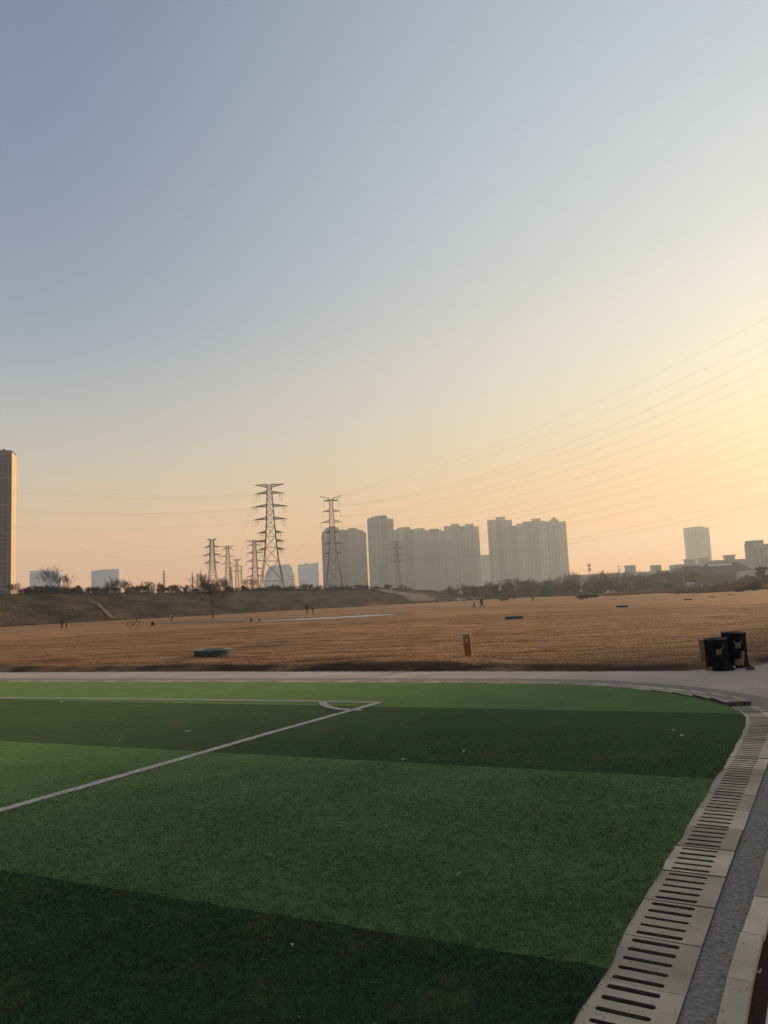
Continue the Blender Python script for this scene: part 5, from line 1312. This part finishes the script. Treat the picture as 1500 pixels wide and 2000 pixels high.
def stump(x, y, wpx, hpx, label, patch, icon, seed, lean):
    g = gp(x,y); D = g.y; k = D/1500; r = wpx/2*k; H = hpx*k*1.0; g = g+Vector((0.0,r*0.8,0.0))
    rs = random.Random(seed)
    t = thing('stump_bin', label, 'litter bin', g, 0, 'black litter bins shaped like tree stumps'); t.rotation_euler = (0,R(lean),0)
    roots = [(rs.uniform(0,6.28), rs.uniform(.16,.3)) for _ in range(5)]
    def wob(tt,z):
        f = max(0,1-z/(H*0.3)); w = 1+0.012*math.sin(5*tt+seed)+0.01*math.sin(11*tt)
        for a,s in roots: w += s*f*f*max(0,math.cos(tt-a))**4
        return w
    def radz(z):
        f = z/H; return r*(0.90+0.10*(1-f)**3+0.05*f)
    prof = [(radz(H*q)*1.0, H*q) for q in np.linspace(0,1,18)]+[(r*0.93,H*1.015),(r*0.88,H*1.01),(r*0.83,H*0.96),(r*0.82,H*0.5),(0.001,H*0.48)]
    mb = MB(); mb.lathe(prof, 48, (0,0,0), wob); mb.build('body', M_BIN, t, smooth=True)
    def onside(ang, z, off=0.006):
        q = radz(z)*wob(ang,z)+off; return Vector((q*math.cos(ang), q*math.sin(ang), z))
    def decal(name, a0, a1, z0, z1, m, shape=None, off=0.006, n=14, nz=14, parent=None):
        mb = MB(); V = []; Fa = []
        for i in range(n+1):
            for j in range(nz+1): V.append(onside(a0+(a1-a0)*i/n, z0+(z1-z0)*j/nz, off))
        for i in range(n):
            for j in range(nz):
                if shape is None or shape((i+.5)/n,(j+.5)/nz): Fa.append((i*(nz+1)+j,(i+1)*(nz+1)+j,(i+1)*(nz+1)+j+1,i*(nz+1)+j+1))
        if not Fa: return
        mb.add(V,Fa); o = mb.build(name, m, parent or t); s = o.modifiers.new('s','SOLIDIFY'); s.thickness = 0.004; return o
    c = -math.pi/2-0.40
    # opening: dark recess with a pale worn lower rim
    zo = H*0.78 if patch else H*0.80
    ao = c+(0.30 if patch else 0.38)
    decal('opening', ao-0.30, ao+0.30, zo-H*0.10, zo+H*0.09, mat('bin_hole',(0.003,0.003,0.003),(0.002,0.002,0.002),scale=1), lambda u,v: ((u-.5)/.5)**2+((v-.5)/.5)**2 < 1, 0.004)
    mrim = mat('worn_rim',(0.34,0.33,0.31) if not patch else (0.26,0.29,0.34),(0.2,0.2,0.2),scale=12)
    def arc(u,v):
        q = ((u-.5)/.5)**2+((v-.5)/.5)**2
        return 0.72 < q < 1.05 and (v < 0.62 and (u > 0.5 if not patch else True)) and not (patch and 0.45 < u < 0.62 and v < .3)
    decal('worn_rim', ao-0.33, ao+0.33, zo-H*0.115, zo+H*0.10, mrim, arc, 0.010, 26, 26)
    # yellow square label
    my = mat('label_yellow',(0.30,0.25,0.06),(0.2,0.17,0.05),scale=20); mk = mat('label_black',(0.01,0.01,0.01))
    al = c+(0.20 if not patch else 0.30); zl = H*0.605 if not patch else H*0.655; hw = 0.21; hh = H*0.078
    lb_ = decal('label_plate', al-hw, al+hw, zl-hh, zl+hh, my, None, 0.010, 6, 6)
    if icon == 'triangle':
        def sh(u,v):
            d1 = v > 0.2; w = 0.36*(0.85-v)/0.65; inn = abs(u-.5) < w and 0.18 < v < 0.85
            w2 = 0.36*(0.68-v)/0.65; i2 = abs(u-.5) < w2 and 0.30 < v < 0.66
            return inn and not i2 and not (abs(u-.32) < .035 and v > .4)
    else:
        def sh(u,v):
            du,dv = u-.5,v-.5; q = math.hypot(du,dv); a = math.atan2(dv,du)
            return (q < 0.10) or (q < 0.36 and abs(math.sin(a*2)) < 0.28) or (abs(v-.14) < .03 and .2 < u < .8)
    decal('emblem', al-hw*0.85, al+hw*0.85, zl-hh*0.85, zl+hh*0.85, mk, sh, 0.016, 22, 22)
    mt = mat('bare_resin',(0.25,0.20,0.12),(0.14,0.115,0.075),scale=10,rough=0.85)
    if patch:
        def pf(u,v):
            a = fbm(np.array([u*5.0+9]),np.array([v*5.0+3]))[0]
            left = (u < 0.52 and v < 0.42+a*.5 and v > 0.02+0.25*abs(u-.3)+a*.4); right = (0.50 < u < 0.86-0.25*(1-v) +a*.3 and v < 1.0-0.6*abs(u-.66))
            return (left or right) and a > -0.2
        decal('bare_patch', c-0.05, c+1.12, H*0.06, H*0.50, mt, pf, 0.008, 40, 40)
    else:
        decal('bare_patch', c-1.0, c-0.35, 0.0, H*0.14, mat('bare_resin_brown',(0.20,0.13,0.085),(0.13,0.09,0.06),scale=10), lambda u,v: ((u-.5)/.5)**2+v**2 < 1, 0.012, 20, 10)
    mb = MB(); mb.lathe([(r*0.955,H*1.0),(r*0.965,H*1.025),(r*0.93,H*1.035),(r*0.90,H*1.01)],40); mb.build('top_rim', mat('rim_grey',(0.22,0.20,0.18),(0.03,0.03,0.027),scale=7), t)
stump(1445,1304,47,65,'taller black stump shaped bin with big tan patches, behind and right of the other','y','star',3,1.5)
stump(1411,1309,44,58,'shorter black stump shaped bin with a brown patch at its foot, left of the other','','triangle',5,-1.0)
def small_block(name, x, y, dims, label, cat, m, rz=0.0):
    g = gp(x,y); mb = MB(); mb.box((0,0,dims[2]/2),dims,0,0.92); o = mb.build(name, m); o.location = (g.x,g.y,0.0); o.rotation_euler = (0,0,rz); bv = o.modifiers.new('b','BEVEL'); bv.width = min(dims)*0.15; bv.segments = 2; tag(o,label,cat); return o
small_block('brick',1466,1308,(0.145,0.09,0.055),'loose dark brick on the paving at the foot of the taller bin','brick',mat('brick_dark',(0.10,0.085,0.075),(0.06,0.05,0.045),scale=12),R(8))
small_block('paper_scrap',1434,1305.5,(0.05,0.04,0.055),'small white crumpled scrap between the feet of the two bins','litter',mat('paper',(0.6,0.6,0.58)),0.3)
# ------------------------------------------------------------------ litter
def scrap(x, y, L, w, rz, label, c=(0.6,0.58,0.52), z=0.036, field=False, h=0.012):
    g = gp(x,y, 0.0); rs = random.Random(int(x*7+y)); n = 5; V = []; Fa = []
    for i in range(n+1):
        f = i/n-0.5; ww = w*(1-1.2*f*f)*rs.uniform(.7,1.1); zz = rs.uniform(0,h)
        V += [(f*L,-ww/2+rs.uniform(-.1,.1)*w,zz),(f*L,ww/2,zz+rs.uniform(0,h))]
    for i in range(n): Fa.append((2*i,2*i+2,2*i+3,2*i+1))
    mb = MB(); mb.add(V,Fa); o = mb.build('litter', mat('scrap_%d'%int(c[0]*100),c,tuple(v*.8 for v in c),scale=20), None)
    zz = z if not field else float(ground_z(g.x,g.y))+0.05
    o.location = (g.x,g.y,zz); o.rotation_euler = (0,0,rz); s = o.modifiers.new('s','SOLIDIFY'); s.thickness = 0.003; tag(o,label,'litter','scraps of litter')
scrap(368,1433.5,0.085,0.012,R(48),'pale straw lying on the dark stripe left of the side line')
scrap(1332,1444,0.05,0.022,R(-50),'curled white scrap on the dark stripe near the drain')
scrap(1316,1434,0.035,0.012,R(0),'tiny pale scrap just left of the curled white one')
scrap(906,1474,0.055,0.014,R(60),'pale leaf scrap in the middle of the dark turf stripe')
scrap(788,1491,0.035,0.022,R(10),'small white scrap at the lower edge of the dark stripe')
scrap(255,1338.5,0.13,0.05,R(0),'white paper on the light turf near the path at the left')
scrap(120,1375,0.05,0.03,0.2,'tiny pale scrap just below the goal line at the left')
scrap(234,1452,0.06,0.010,1.4,'thin pale straw near the lower edge of the left dark stripe',(0.35,0.32,0.25))
scrap(238,1415,0.09,0.008,0.1,'thin dry stalk on the left dark stripe',(0.25,0.22,0.17))
scrap(897,1721,0.055,0.004,0.9,'thin pale stalk on the wide light stripe',(0.35,0.36,0.3),0.032)
scrap(571,1862,0.012,0.010,0.4,'tiny white speck on the darkest near stripe')
scrap(1484,1926,0.03,0.003,0.1,'pale straw stub on the kerb by the red track',(0.5,0.48,0.42),0.05)
scrap(1060,1267.5,0.16,0.08,0.2,'white rag in the dry grass right of the marker post',(0.42,0.38,0.32),field=True,h=0.06)
scrap(1077,1266,0.42,0.02,0.15,'long pale stick beside the white rag',(0.36,0.31,0.24),field=True)
scrap(1314,1221,0.22,0.1,0.0,'white scrap in the field above the bins',(0.5,0.48,0.45),field=True,h=0.05)
scrap(570,1246,0.28,0.14,0.2,'pale scrap in the field below the standing couple',(0.42,0.38,0.33),field=True,h=0.05)
scrap(534,1279,0.13,0.08,0.2,'small white scrap in the grass right of the green ring',(0.55,0.5,0.45),field=True,h=0.04)
scrap(245,1243,0.22,0.12,0.1,'white scrap in the field below the bicycle',(0.55,0.5,0.45),field=True,h=0.05)
scrap(1068,1178.5,0.5,0.2,0.0,'white scrap far out right of the lone walker',(0.6,0.58,0.55),field=True,h=0.1)
# ------------------------------------------------------------------ people
SKIN = mat('skin',(0.36,0.22,0.15),(0.32,0.19,0.13),scale=3,rough=0.6)
def skinmesh(name, V, E, Rd, m, parent, root=0, sub=2):
    me = bpy.data.meshes.new(name); me.from_pydata(V,E,[]); me.materials.append(m)
    o = bpy.data.objects.new(name, me); COL.objects.link(o); o.parent = parent
    sk = o.modifiers.new('skin','SKIN'); sk.use_smooth_shade = True
    for i,v in enumerate(me.skin_vertices[0].data):
        v.radius = Rd[i] if isinstance(Rd[i],(tuple,list)) else (Rd[i],Rd[i]); v.use_root = (i == root)
    ss = o.modifiers.new('sub','SUBSURF'); ss.levels = sub; ss.render_levels = sub
    return o
def person(x, y, hpx, label, pose='stand', rz=0.0, top=(0.02,0.02,0.025), legs=(0.015,0.015,0.018), hair=(0.015,0.012,0.01), D=None, group='people out in the field', hat=None):
    g = gp(x,y) if D is None else place(x,D); g.z = float(ground_z(g.x,g.y)); D = g.y
    full = 1.7
    hpose = {'stand':1.7,'walk':1.68,'bend':1.02,'sit':0.92,'squat':1.0,'run':1.55}[pose]
    s = hpx*D/1500/hpose
    t = thing('person', label, 'person', g, rz, group); t.scale = (s,s,s)
    J = dict(pel=(0,0,0.93),sp=(0,0,1.12),ch=(0,0,1.34),nk=(0,0,1.47),hd=(0,-0.01,1.56),ht=(0,0,1.66),
             ls=(-.18,0,1.40),le=(-.24,.02,1.13),lw=(-.23,-.08,.90),lh=(-.23,-.11,.82),rs=(.18,0,1.40),re=(.24,.02,1.13),rw=(.23,-.08,.90),rh=(.23,-.11,.82),
             lp=(-.10,0,.88),lk=(-.11,-.02,.49),la=(-.11,.02,.09),lt=(-.11,-.13,.04),rp=(.10,0,.88),rk=(.11,-.02,.49),ra=(.11,.02,.09),rt=(.11,-.13,.04))
    if pose in ('walk','run'):   # faces -y; stride along y
        J.update(lk=(-.1,-.22,.52),la=(-.1,-.32,.11),lt=(-.1,-.46,.06),rk=(.1,.06,.47),ra=(.1,.38,.14),rt=(.1,.30,.03),le=(-.25,.14,1.15),lw=(-.22,.24,.95),lh=(-.22,.26,.87),re=(.25,-.10,1.14),rw=(.2,-.28,1.0),rh=(.2,-.34,.95))
        if pose == 'run': J.update(le=(-.3,-.2,1.36),lw=(-.28,-.42,1.42),lh=(-.27,-.5,1.44),hd=(0,-.06,1.55),ht=(0,-.06,1.65))
    if pose == 'bend':
        J.update(pel=(0,.18,.90),sp=(0,0.02,1.0),ch=(0,-.22,.97),nk=(0,-.36,.9),hd=(0,-.44,.84),ht=(0,-.52,.78),ls=(-.17,-.26,.95),rs=(.17,-.26,.95),le=(-.2,-.3,.68),lw=(-.12,-.33,.45),lh=(-.1,-.35,.37),re=(.2,-.3,.68),rw=(.12,-.33,.45),rh=(.1,-.35,.37),
                 lp=(-.1,.16,.85),rp=(.1,.16,.85),lk=(-.12,.0,.47),rk=(.12,.0,.47))
    if pose == 'sit':
        J.update({k:(J[k][0],J[k][1]+0.05,J[k][2]-0.78) for k in ('pel','sp','ch','nk','hd','ht','ls','rs','lp','rp')})
        J.update(lk=(-.16,-.30,.48),la=(-.14,-.46,.09),lt=(-.14,-.6,.04),rk=(.16,-.30,.48),ra=(.14,-.46,.09),rt=(.14,-.6,.04),le=(-.26,-.12,.40),lw=(-.16,-.32,.44),lh=(-.12,-.38,.46),re=(.26,-.12,.40),rw=(.16,-.32,.44),rh=(.12,-.38,.46))
    if pose == 'squat':
        J.update({k:(J[k][0],J[k][1]+0.1,J[k][2]-0.66) for k in ('pel','sp','ch','nk','hd','ht','ls','rs','lp','rp')})
        J.update(lk=(-.15,-.28,.45),la=(-.12,.0,.09),lt=(-.12,-.15,.04),rk=(.15,-.28,.45),ra=(.12,.0,.09),rt=(.12,-.15,.04),le=(-.24,-.12,.5),lw=(-.12,-.34,.4),lh=(-.1,-.4,.34),re=(.24,-.12,.5),rw=(.12,-.34,.4),rh=(.1,-.4,.34))
    rad = dict(pel=(.13,.10),sp=(.12,.09),ch=(.15,.10),nk=.052,hd=(.085,.095),ht=(.06,.07),ls=.06,le=.042,lw=.03,lh=(.035,.022),rs=.06,re=.042,rw=.03,rh=(.035,.022),lp=.085,lk=.055,la=.038,lt=(.04,.03),rp=.085,rk=.055,ra=.038,rt=(.04,.03))
    names = ['pel','sp','ch','nk','hd','ht','ls','le','lw','lh','rs','re','rw','rh','lp','lk','la','lt','rp','rk','ra','rt']
    edges = [('pel','sp'),('sp','ch'),('ch','nk'),('nk','hd'),('hd','ht'),('ch','ls'),('ls','le'),('le','lw'),('lw','lh'),('ch','rs'),('rs','re'),('re','rw'),('rw','rh'),('pel','lp'),('lp','lk'),('lk','la'),('la','lt'),('pel','rp'),('rp','rk'),('rk','ra'),('ra','rt')]
    ix = {n:i for i,n in enumerate(names)}
    skinmesh('body', [J[n] for n in names], [(ix[a],ix[b]) for a,b in edges], [rad[n] for n in names], SKIN, t)
    mt = mat('cloth_%d_%d_%d'%tuple(int(v*200) for v in top), top, tuple(v*.8 for v in top), scale=6, rough=0.95)
    ml = mat('cloth_%d_%d_%d'%tuple(int(v*200) for v in legs), legs, tuple(v*.8 for v in legs), scale=6, rough=0.95)
    up = ['pel','sp','ch','nk','ls','le','lw','rs','re','rw']; ue = [(a,b) for a,b in edges if a in up and b in up]; ui = {n:i for i,n in enumerate(up)}
    Jn = dict(J); nkv = Vector(J['nk']); chv = Vector(J['ch']); Jn['nk'] = tuple(chv.lerp(nkv,.75))
    ru = dict(pel=(.175,.14),sp=(.165,.13),ch=(.185,.135),nk=(.08,.075),ls=.085,le=.068,lw=.05,rs=.085,re=.068,rw=.05)
    skinmesh('jacket', [Jn[n] for n in up], [(ui[a],ui[b]) for a,b in ue], [ru[n] for n in up], mt, t)
    lo = ['pel','lp','lk','la','rp','rk','ra']; le = [(a,b) for a,b in edges if a in lo and b in lo]; li = {n:i for i,n in enumerate(lo)}
    rl = dict(pel=(.16,.12),lp=.11,lk=.078,la=.06,rp=.11,rk=.078,ra=.06)
    skinmesh('trousers', [J[n] for n in lo], [(li[a],li[b]) for a,b in le], [rl[n] for n in lo], ml, t)
    for k in ('l','r'):
        a = Vector(J[k+'a']); b_ = Vector(J[k+'t']); mb = MB(); c = a.lerp(b_,.55); mb.ell((c.x,c.y,max(.045,c.z)),(.055,.14,.045)); mb.build('shoe', mat('shoe',(0.02,0.02,0.02)), t, smooth=True)
    h0 = Vector(J['hd']); h1 = Vector(J['ht']); c = h0.lerp(h1,.45)+Vector((0,.022,.015))
    mb = MB(); mb.ell(tuple(c),(.10,.105,.115),14,10); mh = mat('hair_%d'%int((hat or hair)[0]*100),hat or hair,None,scale=9)
    mb.build('hat' if hat else 'hair', mh, t, smooth=True)
    return t
W_ = (0.55,0.54,0.52)
person(121,1227.5,17.8,'adult in dark clothes standing beside the small child at the left', 'stand', R(20), (0.03,0.03,0.035))
person(129.5,1227.5,10.5,'small child in dark blue beside the adult at the left', 'stand', R(-30), (0.02,0.03,0.11), (0.015,0.015,0.03))
person(335,1214,11.5,'person in a white top bending down to the ground left of the lone tree','bend',R(-60),W_,(0.10,0.05,0.04))
person(490,1214,7.5,'person in black sitting on the ground by the ditch','sit',R(60))
person(600,1197.7,17.5,'stocky adult in a long black coat, left one of the standing couple','stand',R(170),(0.012,0.012,0.015))
person(611,1197.5,17,'adult with a pale jacket side, right one of the standing couple','stand',R(110),(0.20,0.18,0.16),(0.02,0.02,0.02))
person(641.5,1187.5,6.5,'small dark figure squatting at the foot of the levee','squat',R(60))
person(926,1187.5,13,'child in a white top running with one arm out, left of the walking adult','run',R(75),W_,(0.02,0.02,0.02))
person(941,1188,20.5,'adult in a black coat and pale hat walking after the child','walk',R(78),(0.012,0.012,0.018),(0.012,0.012,0.015),hat=(0.5,0.5,0.48))
person(1041,1175,12.5,'lone walker in grey and black far out right of the walking pair','stand',R(30),(0.10,0.11,0.13))
person(852,1177,7.5,'tiny dark figure at the foot of the levee by the concrete ramp','stand',R(30))
person(903.5,1176,4.5,'tiny distant child left of the running child','stand',R(0),D=290)
person(908,1176,4.0,'tiny distant child nearest the running child','squat',R(0),D=292)
person(1003,1170,8,'left one of two distant people behind the far reeds','stand',R(20),(0.05,0.05,0.06),D=250)
person(1006.5,1170,8,'right one of two distant people behind the far reeds','stand',R(-20),(0.06,0.05,0.05),D=252)
# bag straps etc. for the left adult
# ------------------------------------------------------------------ bicycle
def bicycle():
    a = gp(254.5,1223.5); b_ = gp(268,1222.8); D = (a.y+b_.y)/2; L = 14.6*D/1500; k = L/1.05
    g = gp(261,1223.3); g.z = float(ground_z(g.x,g.y)); t = thing('bicycle','bicycle parked upright in the dry field left of the lone tree','bicycle',g,R(5)); t.scale = (k,k,k)
    mf = mat('bike_frame',(0.35,0.33,0.30),(0.3,0.28,0.26),scale=4,rough=0.4); mk = mat('bike_black',(0.012,0.012,0.012))
    for s in (-1,1):
        cx = s*0.52; w = thing('wheel', None, None, (0,0,0)); w.parent = t
        mb = MB(); n = 28; pts = [(cx+.335*math.cos(q),0,.345+.335*math.sin(q)) for q in np.linspace(0,2*math.pi,n+1)]
        mb.poly([Vector(p) for p in pts],0.032,6); tw = mb.build('tyre', mk, w)
        mb = MB(); mb.poly([Vector((cx+.298*math.cos(q),0,.345+.298*math.sin(q))) for q in np.linspace(0,2*math.pi,n+1)],0.012,4)
        for q in range(14): mb.tube((cx,0,.345),(cx+.3*math.cos(q*.449),0,.345+.3*math.sin(q*.449)),.004,None,3)
        mb.tube((cx,-.05,.345),(cx,.05,.345),.03,None,8); mb.build('rim', M_POLE, w)
    bb = (-.08,0,.30); st = (-.22,0,.80); hd = (.33,0,.85); hb = (.36,0,.72); ra = (-.52,0,.345); fa = (.52,0,.345)
    mb = MB()
    for p,q,r in ((bb,st,.022),(st,hd,.022),(bb,hb,.028),(bb,ra,.015),(st,ra,.013),(hd,hb,.024),(hb,fa,.018)): mb.tube(p,q,r,None,8)
    mb.build('frame', mf, t)
    mb = MB(); mb.tube((-.22,0,.80),(-.25,0,.92),.015); mb.ell((-.27,0,.94),(.14,.06,.035)); mb.build('saddle', mk, t)
    mb = MB(); mb.tube(hd,(.30,0,1.0),.018); mb.poly([Vector(q) for q in ((.26,-.3,1.02),(.30,-.1,1.0),(.30,.1,1.0),(.26,.3,1.02))],.016,6); mb.build('handlebar', mk, t)
    mb = MB(); mb.tube((-.08,-.03,.30),(-.08,.03,.30),.10,None,16); mb.tube((-.08,.06,.30),(-.02,.06,.14),.012); mb.tube((-.08,-.06,.30),(-.14,-.06,.46),.012); mb.box((-.02,.10,.14),(.09,.09,.025)); mb.box((-.14,-.10,.46),(.09,.09,.025)); mb.build('crank', mk, t)
    mb = MB(); mb.box((.40,-.05,.90),(.16,.22,.2),0,.8); mb.build('front_bag', mk, t)
    mb = MB(); mb.tube((-.12,.0,.3),(-.02,-.22,.0),.012); mb.build('kickstand', mk, t)
bicycle()
def bag(x,y,wpx,hpx,label,name='backpack'):
    g = gp(x,y); D = g.y; k = D/1500; g.z = float(ground_z(g.x,g.y)); w = wpx*k; h = hpx*k
    t = thing(name,label,'bag',g); m = mat('bag_black',(0.012,0.012,0.013),(0.008,0.008,0.008),scale=8)
    mb = MB(); mb.lathe([(0.001,0),(w*.46,0.0),(w*.5,h*.12),(w*.5,h*.6),(w*.4,h*.85),(w*.2,h*.98),(0.001,h)],16,sy=.6); mb.build('body', m, t, smooth=True)
    mb = MB(); mb.lathe([(0.001,h*.1),(w*.3,h*.1),(w*.33,h*.2),(w*.31,h*.5),(w*.001,h*.56)],12,(0,-w*.16,0),sy=.5); mb.build('pocket', m, t, smooth=True)
    mb = MB(); mb.poly([Vector((-w*.1,0,h*.97)),Vector((-w*.06,0,h*1.06)),Vector((w*.06,0,h*1.06)),Vector((w*.1,0,h*.97))],w*.03,5); mb.build('handle', m, t)
bag(298,1221.5,6.6,7.2,'black rounded bag set down in the field between the bicycle and the lone tree')
bag(506.5,1213,3.6,3.6,'small dark bag on the ground right of the sitting person')
bag(660,1187,3.0,3.0,'tiny dark bag at the foot of the levee right of the squatting figure')
# ------------------------------------------------------------------ unseen block added off to the right to shade the near ground
def shading_block():
    az = R(SUN_AZ); dirv = Vector((math.sin(az),math.cos(az),0)); side = Vector((math.cos(az),-math.sin(az),0))
    P0 = Vector((-4.5,9.2,0)); c = P0+dirv*240+side*35
    t = thing('apartment_tower','unseen tall block added off to the right to shade the near ground','building',c,-az)
    mb = MB(); mb.box((0,0,35),(70,16,70)); mb.build('wall', M_WTAN, t)
    mb = MB(); mb.box((0,0,70.5),(71,17,1)); mb.build('parapet', M_CORN, t)
    for q in range(12):
        xx = -32+q*5.8; zs = [1.5]; z = 3
        while z < 66: zs += [z,z+1.6]; z += 3
        zs.append(68); panel('window_strip', t, [xx-1.3,xx-1.2,xx+1.2,xx+1.3], -8.06, zs, M_GLASS, M_WTAN)
shading_block()
# ------------------------------------------------------------------ haze
HAZE = 0.00036
def haze():
    m, n, l, b = nodes('haze'); n.remove(b); out = [q for q in n if q.type == 'OUTPUT_MATERIAL'][0]
    v = n.new('ShaderNodeVolumePrincipled'); v.inputs['Color'].default_value = (0.70,0.83,0.92,1); v.inputs['Density'].default_value = HAZE; v.inputs['Anisotropy'].default_value = 0.42
    l.new(v.outputs[0], out.inputs['Volume'])
    mb = MB(); mb.box((0,0,81),(5200,5200,166)); tag(mb.build('haze', m), 'pale evening haze over the whole field', 'haze', kind='stuff')
haze()
print('objects', len(COL.objects))
